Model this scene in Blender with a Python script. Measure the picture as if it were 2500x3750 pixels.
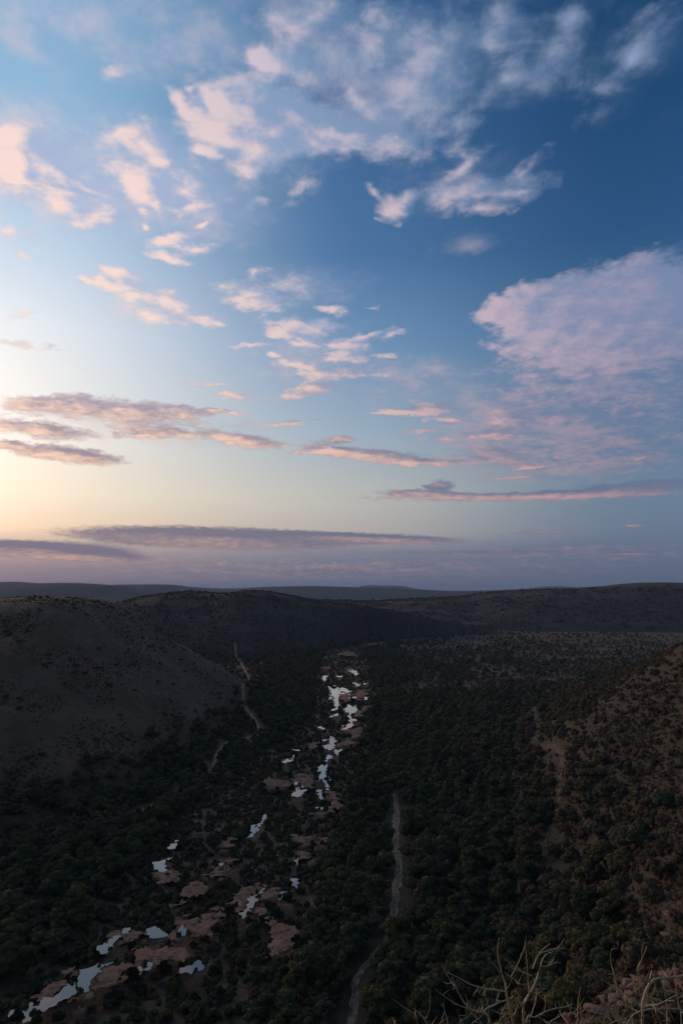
import bpy, bmesh, math, random
import numpy as np

for o in list(bpy.data.objects):
    bpy.data.objects.remove(o)
scene = bpy.context.scene
COL = scene.collection
R = math.radians

# ------------------------------------------------------------------ camera
CAM_Z = 112.0
cam_data = bpy.data.cameras.new("camera")
cam_data.sensor_fit = 'VERTICAL'
cam_data.sensor_height = 36.0
cam_data.lens = 24.0
cam_data.clip_start = 0.1
cam_data.clip_end = 120000.0
cam = bpy.data.objects.new("camera", cam_data)
COL.objects.link(cam)
cam.location = (0.0, 0.0, CAM_Z)
cam.rotation_euler = (R(90.0 + 6.39), 0.0, 0.0)
scene.camera = cam

scene.view_settings.view_transform = 'Standard'
scene.view_settings.look = 'None'
scene.view_settings.exposure = 0.0
scene.view_settings.gamma = 1.0
scene.view_settings.use_curve_mapping = False
scene.render.engine = 'CYCLES'
cy = scene.cycles
cy.use_denoising = True
cy.use_adaptive_sampling = True
cy.adaptive_threshold = 0.012
cy.max_bounces = 5
cy.diffuse_bounces = 2
cy.glossy_bounces = 2
cy.transmission_bounces = 2
cy.transparent_max_bounces = 8
cy.volume_bounces = 0
cy.sample_clamp_indirect = 4.0

# ------------------------------------------------------------------ sun (low, far off to the side, behind haze)
SUN_AZ = -44.0      # degrees from the view axis (+Y), negative = towards -X
SUN_EL = 8.0
sun_data = bpy.data.lights.new("sun", 'SUN')
sun_data.energy = 1.2
sun_data.angle = R(24.0)
sun_data.color = (1.0, 0.62, 0.42)
sun = bpy.data.objects.new("sun", sun_data)
COL.objects.link(sun)
sun.location = (-400, 400, 300)
sun.rotation_euler = (R(90.0 - SUN_EL), 0.0, R(-SUN_AZ) + math.pi)

def srgb(r, g, b, a=1.0):
    f = lambda c: c / 12.92 if c <= 0.04045 else ((c + 0.055) / 1.055) ** 2.4
    return (f(r / 255.0), f(g / 255.0), f(b / 255.0), a)

# ------------------------------------------------------------------ sky with clouds
class NB:
    """small node-tree builder"""
    def __init__(self, tree):
        self.t = tree
        self.n = tree.nodes
    def link(self, a, b):
        self.t.links.new(a, b)
    def put(self, sock, v):
        if isinstance(v, bpy.types.NodeSocket):
            self.link(v, sock)
        elif v is not None:
            sock.default_value = v
    def m(self, op, a, b=None, c=None, clamp=False):
        nd = self.n.new('ShaderNodeMath'); nd.operation = op; nd.use_clamp = clamp
        for i, v in enumerate((a, b, c)):
            self.put(nd.inputs[i], v)
        return nd.outputs[0]
    def vm(self, op, a, b=None, out=0):
        nd = self.n.new('ShaderNodeVectorMath'); nd.operation = op
        self.put(nd.inputs[0], a)
        if op == 'SCALE':
            self.put(nd.inputs[3], b)
        else:
            self.put(nd.inputs[1], b)
        return nd.outputs[out]
    def xyz(self, x, y, z=0.0):
        nd = self.n.new('ShaderNodeCombineXYZ')
        for i, v in enumerate((x, y, z)):
            self.put(nd.inputs[i], v)
        return nd.outputs[0]
    def sep(self, v):
        nd = self.n.new('ShaderNodeSeparateXYZ'); self.put(nd.inputs[0], v)
        return nd.outputs
    def noise(self, vec, scale, detail=4.0, rough=0.5, dist=0.0, lac=2.0, out='Fac'):
        nd = self.n.new('ShaderNodeTexNoise')
        nd.noise_dimensions = '3D'
        self.put(nd.inputs['Vector'], vec)
        nd.inputs['Scale'].default_value = scale
        nd.inputs['Detail'].default_value = detail
        nd.inputs['Roughness'].default_value = rough
        nd.inputs['Lacunarity'].default_value = lac
        nd.inputs['Distortion'].default_value = dist
        return nd.outputs[out]
    def ss(self, v, lo, hi):
        nd = self.n.new('ShaderNodeMapRange'); nd.interpolation_type = 'SMOOTHSTEP'
        self.put(nd.inputs[0], v); self.put(nd.inputs[1], lo); self.put(nd.inputs[2], hi)
        nd.inputs[3].default_value = 0.0; nd.inputs[4].default_value = 1.0
        return nd.outputs[0]
    def lin(self, v, lo, hi, a=0.0, b=1.0):
        nd = self.n.new('ShaderNodeMapRange')
        self.put(nd.inputs[0], v); self.put(nd.inputs[1], lo); self.put(nd.inputs[2], hi)
        self.put(nd.inputs[3], a); self.put(nd.inputs[4], b)
        return nd.outputs[0]
    def ramp(self, fac, stops, interp='LINEAR'):
        nd = self.n.new('ShaderNodeValToRGB')
        cr = nd.color_ramp; cr.interpolation = interp
        while len(cr.elements) < len(stops):
            cr.elements.new(0.5)
        for e, (p, c) in zip(cr.elements, stops):
            e.position = p
        for e, (p, c) in zip(cr.elements, stops):
            e.position = p; e.color = c
        self.put(nd.inputs[0], fac)
        return nd.outputs[0]
    def mix(self, f, a, b, blend='MIX'):
        nd = self.n.new('ShaderNodeMix'); nd.data_type = 'RGBA'; nd.blend_type = blend
        nd.clamp_factor = True
        self.put(nd.inputs[0], f); self.put(nd.inputs[6], a); self.put(nd.inputs[7], b)
        return nd.outputs[2]

PUFFS = [
    (-10.86, 36.78, 2.88, 1.78, 0, 1.62), (-11.01, 35.3, 3.38, 1.88, 0, 1.73), (-8.67, 36.5, 3.61, 2.54, 0, 1.62), (-12.09, 33.58, 2.42, 0.55, 0, 1.3),
    (-8.7, 34.37, 4.35, 1.34, 0, 1.4), (-5.63, 35.73, 3.39, 2.32, 0, 1.19), (-7.52, 33.02, 3.79, 2.03, 0, 0.81), (-3.69, 36.41, 3.28, 1.05, 0, 1.08),
    (-1.73, 35.51, 5.48, 1.38, -8, 1.24), (1.49, 35.29, 4.0, 1.2, -5, 1.24), (3.76, 35.08, 2.45, 1.23, -20, 1.08), (1.1, 37.62, 2.11, 0.66, -40, 0.81),
    (2.59, 36.6, 2.49, 0.76, -40, 0.86), (-4.84, 34.3, 6.07, 0.94, 0, 0.97), (-7.28, 39.99, 2.97, 1.16, -10, 1.24), (-5.7, 39.55, 4.25, 1.34, -5, 1.08),
    (-7.05, 38.58, 2.04, 0.54, 0, 1.08), (-3.33, 39.8, 4.79, 2.37, 0, 0.7), (-6.53, 41.94, 3.42, 1.24, 0, 0.81), (-3.75, 41.77, 6.48, 1.83, 0, 0.65),
    (-9.12, 35.93, 6.62, 3.53, 0, 1.84), (-6.02, 35.43, 5.98, 2.66, 0, 1.51), (-2.51, 35.83, 7.2, 2.32, -5, 1.19), (-5.28, 37.78, 4.89, 2.61, 0, 1.03),
    (-0.94, 35.44, 9.81, 1.97, -5, 1.19), (-24.28, 30.36, 8.53, 3.25, -12, 0.93), (-16.07, 31.69, 7.54, 4.28, -10, 0.91), (-26.9, 31.19, 4.49, 3.88, 0, 0.81),
    (6.93, 38.61, 10.4, 6.31, 20, 0.67), (-14.36, 36.57, 2.2, 0.79, -30, 1.08), (-13.53, 37.33, 0.69, 0.29, 0, 0.97), (-27.25, 31.65, 1.2, 1.55, 0, 1.3),
    (-28.11, 30.64, 0.96, 2.12, 0, 1.4), (-27.46, 30.08, 0.82, 0.82, 0, 1.19), (-25.73, 31.72, 3.31, 2.04, 0, 0.92), (-26.17, 29.55, 1.62, 0.63, -10, 1.3),
    (-23.63, 30.48, 3.97, 0.81, -15, 1.3), (-24.23, 29.46, 4.08, 0.62, -5, 1.4), (-21.59, 29.85, 3.21, 0.66, -5, 1.24), (-20.42, 28.14, 2.84, 1.03, 10, 1.08),
    (-21.8, 27.44, 1.51, 0.57, 0, 1.08), (-23.85, 28.55, 4.34, 0.77, -10, 0.81), (-17.24, 33.74, 3.32, 0.98, 0, 1.03), (-18.67, 33.85, 3.05, 1.12, 0, 0.81),
    (-16.64, 33.32, 1.56, 0.61, 0, 1.19), (-15.89, 32.57, 1.4, 0.5, 10, 1.3), (-17.83, 30.88, 2.12, 1.37, 0, 1.4), (-17.43, 29.99, 2.4, 0.71, -10, 1.3),
    (-15.47, 31.19, 3.35, 1.97, 0, 1.03), (-15.99, 29.77, 0.99, 0.86, 0, 1.3), (-13.85, 30.79, 2.68, 0.93, 20, 1.08), (-13.44, 29.64, 2.05, 0.68, 15, 1.08),
    (-17.0, 28.17, 0.68, 0.42, 0, 1.08), (-17.21, 29.01, 0.86, 0.47, 0, 1.08), (-11.94, 28.72, 1.16, 0.37, 25, 1.08), (-12.29, 30.35, 3.62, 1.53, 0, 0.7),
    (-27.45, 25.99, 1.79, 1.7, 0, 0.97), (-26.34, 24.55, 1.47, 0.51, 10, 0.76), (-25.7, 26.04, 1.89, 0.64, -20, 0.59), (-14.64, 27.31, 3.02, 0.78, 8, 1.19),
    (-14.96, 26.03, 3.0, 0.55, -5, 1.08), (-12.44, 26.9, 3.07, 0.82, 10, 1.08), (-19.02, 24.52, 2.51, 0.6, -5, 1.08), (-19.76, 23.47, 2.99, 0.7, -5, 0.97),
    (-16.1, 23.04, 6.92, 1.66, -15, 1.13), (-16.23, 21.56, 2.45, 0.86, -10, 1.08), (-11.75, 21.58, 2.92, 0.71, 0, 1.03), (-20.28, 23.72, 2.0, 0.37, 0, 0.86),
    (-7.72, 23.42, 4.4, 1.63, -10, 0.92), (-0.84, 22.87, 2.41, 0.6, -8, 0.86), (2.51, 23.12, 1.32, 0.29, 0, 0.76), (-6.05, 24.65, 5.2, 1.8, 0, 0.54),
    (-3.18, 21.56, 4.56, 1.03, 0, 1.19), (-5.44, 20.99, 2.18, 0.66, 0, 0.97), (-3.36, 20.19, 1.95, 0.44, 0, 0.97), (-7.74, 19.95, 2.7, 0.39, 8, 0.97),
    (-6.09, 19.25, 1.45, 0.45, 0, 0.97), (-3.46, 18.35, 3.64, 0.45, -5, 0.97), (-0.34, 19.11, 3.58, 0.69, 0, 1.08), (0.6, 19.98, 2.61, 0.85, 0, 1.08),
    (-1.09, 17.78, 4.23, 0.69, 0, 1.13), (-2.59, 16.6, 3.3, 0.86, 15, 1.1), (2.31, 20.82, 3.42, 0.5, 15, 0.81), (3.99, 19.24, 1.29, 0.43, 0, 1.03),
    (4.57, 20.91, 1.79, 0.52, 15, 0.76), (2.48, 17.77, 2.48, 0.46, 0, 0.65), (5.33, 30.82, 2.82, 1.26, 20, 1.08), (3.02, 31.2, 2.33, 0.6, -40, 0.65),
    (4.78, 29.93, 2.01, 1.18, 0, 1.08), (10.63, 32.71, 4.17, 1.03, 22, 1.03), (10.96, 31.07, 6.34, 1.48, 0, 1.03), (15.61, 31.89, 3.93, 1.02, 22, 0.86),
    (15.74, 30.57, 4.45, 1.33, 8, 0.81), (12.41, 29.68, 4.94, 0.87, 0, 0.81), (20.32, 22.99, 9.78, 2.29, 10, 1.4), (15.28, 22.73, 4.75, 1.64, 12, 1.73),
    (21.86, 20.17, 10.99, 4.32, 0, 1.84), (16.6, 20.27, 4.92, 1.87, -12, 0.92), (24.9, 22.87, 4.41, 2.51, 0, 1.24), (25.55, 20.43, 5.76, 4.52, 0, 1.3),
    (22.09, 18.03, 11.31, 2.16, 0, 0.92), (7.47, 14.83, 3.73, 1.04, 0, 0.95), (4.33, 14.66, 3.26, 0.36, 0, 0.9), (9.11, 13.85, 2.55, 0.37, -5, 0.85),
    (6.9, 13.06, 2.66, 0.43, 0, 0.6), (-0.71, 11.53, 3.84, 0.92, -8, 1.0), (2.45, 11.16, 7.56, 0.77, -4, 0.95), (6.68, 10.44, 6.57, 0.53, -2, 0.95),
    (-0.15, 12.43, 2.51, 0.43, 0, 0.9), (-3.12, 11.33, 1.69, 0.33, 0, 0.8), (14.11, 13.54, 4.8, 1.53, 0, 0.8), (12.67, 12.42, 4.22, 0.68, -5, 0.75),
    (12.98, 10.78, 4.87, 1.5, -8, 0.75), (15.57, 9.71, 2.46, 0.33, 0, 1.0), (17.63, 10.31, 0.83, 0.36, 0, 0.85), (17.75, 13.58, 2.9, 0.84, 0, 0.7),
    (23.95, 9.99, 1.39, 0.27, 10, 0.7), (8.35, 12.31, 2.64, 0.43, 0, 0.6), (6.65, 7.91, 6.07, 0.46, -3, 1.0), (15.33, 7.43, 18.32, 0.58, -1, 0.95),
    (22.6, 7.73, 10.78, 0.77, 2, 0.95), (8.36, 8.49, 1.83, 0.79, 0, 0.9), (23.86, 8.09, 3.39, 0.24, 3, 0.8), (14.34, 8.99, 4.96, 0.25, 2, 0.7),
    (-23.14, 14.19, 6.88, 1.23, 6, 1.05), (-17.52, 14.01, 8.69, 1.38, 0, 1.05), (-24.46, 12.18, 6.63, 1.05, -3, 1.0), (-15.07, 12.65, 5.12, 0.7, -2, 1.05),
    (-14.42, 14.5, 4.14, 0.7, -5, 0.9), (-10.68, 14.53, 4.59, 0.39, -2, 1.0), (-8.57, 12.3, 5.8, 0.81, -6, 1.1), (-22.49, 10.4, 6.49, 0.94, -3, 1.2),
    (-16.78, 12.27, 3.45, 0.58, 0, 0.9), (-26.67, 10.82, 2.0, 0.55, 0, 0.9), (-23.88, 2.97, 10.28, 0.98, -1, 1.2), (-10.29, 4.13, 16.43, 1.28, -1, 1.3),
    (1.32, 4.2, 12.7, 0.67, -2, 1.1), (-20.73, 2.5, 7.61, 0.65, -2, 1.0), (-9.07, 15.9, 4.41, 0.51, -2, 0.6), (-11.81, 16.7, 3.48, 0.29, 0, 0.6),
    (-4.99, 13.75, 6.04, 0.29, 5, 0.7), (23.1, 4.84, 1.7, 0.22, 0, 0.8), (22.69, 2.63, 3.81, 0.25, 0, 0.7), (16.6, 4.51, 7.31, 0.29, 2, 0.6),
    (11.39, 2.9, 25.18, 0.52, 0, 0.5), (-25.96, 20.52, 1.77, 0.57, 20, 0.81), (-25.54, 18.38, 4.46, 0.53, 0, 0.59), (-20.1, 37.58, 2.46, 1.26, 0, 0.65),
    (14.71, 41.36, 6.09, 3.31, -50, 0.7), (19.37, 38.96, 3.84, 2.92, 50, 0.76), (24.79, 37.39, 8.38, 2.27, 30, 0.7), (13.52, 39.93, 1.32, 1.73, 0, 0.65),
    (20.52, 40.45, 4.83, 1.94, 0, 0.59), (15.67, 37.76, 5.05, 0.71, 10, 0.59), (6.94, 38.87, 7.03, 4.38, 30, 0.78), (8.92, 40.26, 6.82, 2.19, 0, 0.65),
    (8.06, 36.68, 4.84, 4.06, 40, 0.65), (2.62, 40.57, 6.56, 4.82, 0, 0.59), (4.54, 35.5, 5.44, 1.62, -30, 0.7), (1.42, 37.48, 5.42, 1.47, -30, 0.59),
    (3.84, 42.73, 12.05, 1.63, 0, 0.54), (10.7, 35.11, 5.21, 3.04, 50, 0.59), (-3.26, 31.79, 3.2, 1.48, 40, 0.54), (-7.09, 30.74, 2.63, 0.83, 0, 0.54),
    (20.0, 15.43, 12.78, 2.43, 0, 0.55), (24.46, 14.32, 6.74, 1.97, 0, 0.5),
]
VEILS = [
    (0.0, 1.87, 43.82, 1.96, 0, 0.7), (18.22, 3.16, 21.85, 1.4, 0, 0.6), (-16.8, 22.71, 7.99, 2.61, -10, 0.8), (-2.41, 19.17, 9.11, 4.22, 0, 0.75),
    (10.6, 31.39, 9.58, 2.79, 0, 0.75), (6.93, 38.35, 8.39, 4.94, 20, 0.9), (-21.12, 39.86, 15.83, 3.84, 0, 1.1), (-26.7, 37.44, 5.14, 1.94, -15, 0.7),
    (-10.4, 40.38, 11.88, 3.34, -10, 1.05), (-0.96, 41.09, 14.36, 4.34, -15, 1.1), (-22.33, 31.01, 13.43, 6.03, 0, 1.35), (-13.87, 31.37, 10.82, 5.11, -10, 1.25),
    (-6.76, 33.7, 8.8, 3.48, 0, 0.9), (4.58, 38.46, 13.65, 6.36, 0, 0.75), (-3.58, 24.56, 8.69, 2.67, 0, 0.65), (-26.3, 31.6, 5.09, 4.35, 0, 0.7),
    (8.08, 18.14, 8.44, 1.87, 0, 0.75), (6.58, 16.62, 9.46, 2.85, 0, 0.55), (21.34, 15.97, 13.56, 5.8, 0, 1.3), (20.22, 12.71, 14.52, 5.48, 0, 1.25),
    (23.71, 18.31, 9.39, 4.32, 0, 0.9), (13.74, 12.79, 8.99, 4.73, 0, 0.95), (21.73, 9.88, 10.76, 2.28, 0, 0.7), (11.24, 27.38, 4.49, 1.27, 0, 0.55),
    (17.91, 38.7, 9.68, 4.02, 10, 0.7), (24.79, 37.39, 7.51, 3.62, 20, 0.75), (-17.79, 21.3, 4.64, 1.32, 0, 0.5), (-17.51, 13.6, 13.65, 2.78, 0, 0.6),
    (4.27, 7.32, 19.37, 0.74, 0, 0.5), (-5.25, 3.67, 23.73, 0.98, 0, 0.6), (-14.01, 12.43, 11.76, 1.89, 0, 0.55),
]

# colours of the clear sky by elevation: on the sun's side, between, and away from the sun
SKY_L = [(0, (114, 112, 134)), (1.5, (136, 126, 146)), (3.2, (190, 166, 166)), (4.6, (246, 216, 186)), (7.4, (254, 238, 214)), (12.8, (248, 245, 238)), (19.9, (232, 240, 247)), (27, (190, 215, 238)), (35, (150, 190, 224)), (43, (132, 177, 213)), (90, (70, 115, 170))]
SKY_M = [(0, (96, 106, 130)), (1.5, (106, 113, 137)), (3.2, (134, 136, 152)), (4.6, (184, 176, 172)), (7.4, (196, 194, 188)), (12.8, (165, 182, 198)), (19.9, (120, 154, 192)), (27, (80, 122, 168)), (35, (66, 108, 156)), (43, (60, 102, 150)), (90, (25, 60, 105))]
SKY_R = [(0, (86, 100, 126)), (1.5, (92, 107, 133)), (3.2, (98, 115, 142)), (4.6, (106, 124, 148)), (7.4, (108, 132, 156)), (12.8, (88, 124, 158)), (19.9, (66, 108, 150)), (27, (42, 86, 130)), (35, (30, 74, 117)), (43, (26, 67, 108)), (90, (14, 40, 72))]
# sunlit and shaded cloud
LIT_L = [(0, (215, 160, 150)), (5, (250, 205, 175)), (12, (254, 214, 188)), (20, (254, 226, 212)), (32, (252, 222, 214)), (40, (228, 206, 212)), (60, (200, 190, 200))]
LIT_R = [(0, (165, 135, 145)), (5, (205, 158, 150)), (12, (200, 162, 168)), (20, (178, 164, 184)), (27, (192, 172, 186)), (36, (150, 164, 194)), (60, (110, 130, 160))]
SHD_L = [(0, (116, 112, 132)), (5, (122, 116, 134)), (9, (146, 130, 144)), (14, (166, 150, 164)), (20, (196, 196, 216)), (30, (172, 186, 216)), (43, (138, 168, 204)), (60, (120, 140, 170))]
SHD_R = [(0, (84, 98, 124)), (5, (96, 108, 136)), (9, (108, 120, 148)), (14, (114, 128, 158)), (22, (126, 140, 174)), (30, (108, 130, 168)), (43, (80, 110, 150)), (60, (50, 75, 110))]


world = bpy.data.worlds.new("World")
scene.world = world
world.use_nodes = True

WARP, N1_SCALE, N1_ROUGH, N1_AMP, WOB_A, WOB_E = 0.06, 15.0, 0.62, 1.35, 1.7, 1.2
VO_SCALE, VO_AMP = 21.0, 0.75
DENS_LO, DENS_HI, LIT_LO, LIT_HI, LIT_A, LIT_B = 0.22, 1.05, -0.36, 0.78, 0.8, 1.05

def cloud_field_group(puffs, veils):
    """cloud cover at (azimuth, elevation) in degrees: puffs, veils, and the turbulence of the cloud layer"""
    g = bpy.data.node_groups.new("cloud_field", 'ShaderNodeTree')
    g.interface.new_socket("P", in_out='INPUT', socket_type='NodeSocketVector')
    g.interface.new_socket("Puff", in_out='OUTPUT', socket_type='NodeSocketFloat')
    g.interface.new_socket("Veil", in_out='OUTPUT', socket_type='NodeSocketFloat')
    g.interface.new_socket("Turbulence", in_out='OUTPUT', socket_type='NodeSocketFloat')
    b = NB(g)
    gi = g.nodes.new('NodeGroupInput'); go = g.nodes.new('NodeGroupOutput')
    P = gi.outputs[0]
    s = b.sep(P)   # z only keeps the windows apart
    az = b.m('MULTIPLY', s[0], math.pi / 180); el = b.m('MULTIPLY', b.m('MAXIMUM', s[1], 0.0), math.pi / 180)
    rad = b.m('DIVIDE', b.m('COSINE', el), b.m('ADD', b.m('SINE', el), 0.17))
    L = b.xyz(b.m('MULTIPLY', rad, b.m('SINE', az)), b.m('MULTIPLY', rad, b.m('COSINE', az)), b.m('ADD', s[2], 0.37))
    # turbulence
    warp = b.vm('SCALE', b.vm('SUBTRACT', b.noise(L, 7.0, 2.0, 0.5, out='Color'), (0.5, 0.5, 0.5)), WARP)
    Lw = b.vm('ADD', L, warp)
    n1 = b.noise(Lw, N1_SCALE, 5.0, N1_ROUGH)
    n2 = b.noise(b.vm('ADD', Lw, (3.1, 1.7, 2.2)), 4.2, 4.0, 0.55)
    # the clouds' places, nudged by a slow noise so that outlines wander
    w2 = b.vm('MULTIPLY', b.vm('SUBTRACT', b.noise(L, 15.0, 3.0, 0.55, out='Color'), (0.5, 0.5, 0.5)), (WOB_A, WOB_E, 0.0))
    lowk = b.lin(s[1], 2.0, 22.0, 0.16, 1.0)
    Pw = b.vm('ADD', P, b.vm('MULTIPLY', w2, b.xyz(1.0, lowk, 0.0)))
    def total(lst):
        acc = 0.0
        for (a0, e0, ra, re, rot, w) in lst:
            mp = g.nodes.new('ShaderNodeMapping'); mp.vector_type = 'TEXTURE'
            mp.inputs['Location'].default_value = (a0, e0, 0)
            mp.inputs['Rotation'].default_value = (0, 0, math.radians(rot))
            mp.inputs['Scale'].default_value = (ra, re, 1)
            b.link(Pw, mp.inputs['Vector'])
            gr = g.nodes.new('ShaderNodeTexGradient'); gr.gradient_type = 'SPHERICAL'
            b.link(mp.outputs[0], gr.inputs[0])
            q = b.m('MULTIPLY', gr.outputs[1], w)
            acc = b.m('MULTIPLY_ADD', q, q, acc)
        return b.m('SQRT', acc)
    # away from the clouds listed above the same kind of sky goes on
    behind = b.ss(b.m('ABSOLUTE', s[0]), 33.0, 48.0)
    above = b.ss(s[1], 46.0, 58.0)
    out = b.m('MAXIMUM', behind, above)
    puff = b.m('MAXIMUM', total(puffs), b.m('MULTIPLY', out, 0.40))
    veil = b.m('MAXIMUM', total(veils), b.m('MULTIPLY', out, 0.35))
    vo = g.nodes.new('ShaderNodeTexVoronoi'); vo.feature = 'F1'; vo.voronoi_dimensions = '2D'
    b.link(Lw, vo.inputs['Vector'])
    vo.inputs['Scale'].default_value = VO_SCALE; vo.inputs['Detail'].default_value = 2.0
    vo.inputs['Roughness'].default_value = 0.5; vo.normalize = True
    billow = b.m('SUBTRACT', 0.42, vo.outputs['Distance'])
    turb = b.m('ADD', b.m('MULTIPLY', b.m('SUBTRACT', n1, 0.5), N1_AMP), b.m('MULTIPLY', billow, VO_AMP))
    f2 = b.m('ADD', veil, b.m('MULTIPLY', b.m('SUBTRACT', n2, 0.5), 0.5))
    f2 = b.m('ADD', f2, b.m('MULTIPLY', b.m('SUBTRACT', n1, 0.5), 0.8))
    b.link(puff, go.inputs[0]); b.link(f2, go.inputs[1]); b.link(turb, go.inputs[2])
    return g

def near_tile(lst, a0, a1, e0, e1):
    keep = []
    for q in lst:
        r = max(q[2], q[3]) if q[4] else None
        ra = r or q[2]; re = r or q[3]
        if q[0] + ra > a0 - 5.0 and q[0] - ra < a1 + 5.0 and q[1] + re > e0 - 3.5 and q[1] - re < e1 + 3.5:
            keep.append(q)
    return keep

def build_sky():
    t = world.node_tree
    t.nodes.clear()
    b = NB(t)
    out = t.nodes.new('ShaderNodeOutputWorld')
    tc = t.nodes.new('ShaderNodeTexCoord')
    d = b.sep(b.vm('NORMALIZE', tc.outputs['Generated']))
    az = b.m('MULTIPLY', b.m('ARCTAN2', d[0], d[1]), 180 / math.pi)
    el = b.m('MULTIPLY', b.m('ARCSINE', d[2]), 180 / math.pi)
    e = b.m('DIVIDE', b.m('MAXIMUM', el, 0.0), 90.0, clamp=True)
    # azimuth away from the sun, 0..180
    t0 = b.m('ABSOLUTE', b.m('SUBTRACT', az, SUN_AZ))
    t1 = b.m('MINIMUM', t0, b.m('SUBTRACT', 360.0, t0))
    def col_ramp(cols):
        return b.ramp(e, [(q / 90.0, srgb(*c)) for q, c in cols])
    sky_l = col_ramp(SKY_L); sky_m = col_ramp(SKY_M); sky_r = col_ramp(SKY_R)
    k1 = b.ss(t1, 16.0, 46.0); k2 = b.ss(t1, 40.0, 69.0)
    clear = b.mix(k2, b.mix(k1, sky_l, sky_m), sky_r)
    sky = t.nodes.new('ShaderNodeTexSky'); sky.sky_type = 'NISHITA'
    sky.sun_disc = False; sky.sun_elevation = R(SUN_EL); sky.sun_rotation = R(SUN_AZ)
    sky.air_density = 1.2; sky.dust_density = 1.0; sky.ozone_density = 2.0
    nish = b.mix(1.0, sky.outputs[0], (0.055, 0.055, 0.055, 1), 'MULTIPLY')
    clear = b.mix(0.08, clear, nish)
    # the glow round the sunken sun, just beyond the hills to the west
    sd = (math.sin(R(SUN_AZ)) * math.cos(R(SUN_EL)), math.cos(R(SUN_AZ)) * math.cos(R(SUN_EL)), math.sin(R(SUN_EL)))
    ang = b.m('MULTIPLY', b.m('ARCCOSINE', b.m('MINIMUM', b.vm('DOT_PRODUCT', b.vm('NORMALIZE', tc.outputs['Generated']), sd, out=1), 1.0)), 180 / math.pi)
    glow = b.m('MULTIPLY', b.m('EXPONENT', b.m('MULTIPLY', b.m('POWER', b.m('DIVIDE', ang, 13.0), 2.0), -1.0)), b.ss(el, 1.0, 6.0))
    clear = b.mix(1.0, clear, b.mix(glow, (0, 0, 0, 1), (1.3, 0.80, 0.58, 1)), 'ADD')
    P = b.xyz(az, el, 0.0)
    step = b.lin(el, 2.0, 24.0, 0.35, 1.0)
    off = b.xyz(b.m('MULTIPLY', step, -2.0), b.m('MULTIPLY', step, b.lin(el, 5.0, 25.0, -0.9, -0.15)), 0.0)
    P2 = b.vm('ADD', P, off)
    lit_c = b.mix(b.ss(t1, 18.0, 70.0), col_ramp(LIT_L), col_ramp(LIT_R))
    shd_c = b.mix(b.ss(t1, 18.0, 70.0), col_ramp(SHD_L), col_ramp(SHD_R))
    hi = b.lin(el, 4.0, 30.0, 0.58, DENS_HI)
    calm = b.lin(el, 4.0, 18.0, 0.22, 1.0)          # flat bands of cloud near the horizon, billows higher up
    dusk = b.lin(el, 4.0, 16.0, 0.30, -0.03)         # the lowest clouds are mostly in shade
    billows = b.lin(t1, 48.0, 66.0, LIT_B, LIT_B * 0.5)
    tiles = []
    def tile(a0, a1, e0, e1):
        """the part of the sky in one window of directions, with only the clouds that reach it"""
        grp = cloud_field_group(near_tile(PUFFS, a0, a1, e0, e1), near_tile(VEILS, a0, a1, e0, e1))
        def field(p):
            nd = t.nodes.new('ShaderNodeGroup'); nd.node_tree = grp
            b.link(p, nd.inputs[0]); return nd.outputs
        eps = (0.0, 0.0, 1e-4 * (len(tiles) + 1)); tiles.append(grp)
        p0, v0, n0 = field(b.vm('ADD', P, eps))
        p1, v1, n1 = field(b.vm('ADD', P2, eps))
        f = b.m('ADD', p0, b.m('MULTIPLY', b.m('MULTIPLY', n0, calm), b.m('MULTIPLY', b.ss(p0, 0.0, 0.22), b.m('MAXIMUM', b.m('SUBTRACT', 1.05, b.m('MULTIPLY', p0, 0.3)), 0.6))))
        dens = b.ss(f, DENS_LO, hi)
        vdens = b.m('MULTIPLY', b.ss(v0, 0.12, 0.95), 0.82)
        slope = b.m('ADD', b.m('MULTIPLY', b.m('SUBTRACT', p0, p1), LIT_A), b.m('MULTIPLY', b.m('MULTIPLY', b.m('SUBTRACT', n0, n1), calm), billows))
        lit = b.ss(b.m('SUBTRACT', slope, b.m('ADD', dusk, b.lin(t1, 50.0, 72.0, 0.0, 0.10))), LIT_LO, LIT_HI)
        vlit = b.ss(b.m('SUBTRACT', v0, v1), -0.2, 0.35)
        ccol = b.mix(lit, shd_c, lit_c)
        vcol = b.mix(b.m('MULTIPLY', vlit, 0.45), b.mix(0.6, clear, shd_c), lit_c)
        colr = b.mix(vdens, clear, vcol)
        colr = b.mix(b.m('MULTIPLY', dens, 0.93), colr, ccol)
        bg = t.nodes.new('ShaderNodeBackground')
        b.link(colr, bg.inputs[0]); bg.inputs[1].default_value = 1.0
        return bg.outputs[0]
    def pick(cond, lo, hi_):
        nd = t.nodes.new('ShaderNodeMixShader')
        b.link(cond, nd.inputs[0]); b.link(lo, nd.inputs[1]); b.link(hi_, nd.inputs[2])
        return nd.outputs[0]
    E = [0.0, 8.0, 17.0, 28.0, 90.0]; A = [-180.0, -10.0, 9.0, 180.0]
    rows = []
    for i in range(len(E) - 1):
        row = [tile(A[j], A[j + 1], E[i], E[i + 1]) for j in range(len(A) - 1)]
        acc = row[0]
        for j in range(1, len(row)):
            acc = pick(b.m('GREATER_THAN', az, A[j]), acc, row[j])
        rows.append(acc)
    acc = rows[0]
    for i in range(1, len(rows)):
        acc = pick(b.m('GREATER_THAN', el, E[i]), acc, rows[i])
    # below the horizon: the dim land itself
    low = t.nodes.new('ShaderNodeBackground'); low.inputs[0].default_value = (0.02, 0.018, 0.018, 1)
    acc = pick(b.m('GREATER_THAN', el, -0.6), low.outputs[0], acc)
    b.link(acc, out.inputs[0])
build_sky()
world.cycles.sampling_method = 'MANUAL'
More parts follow.
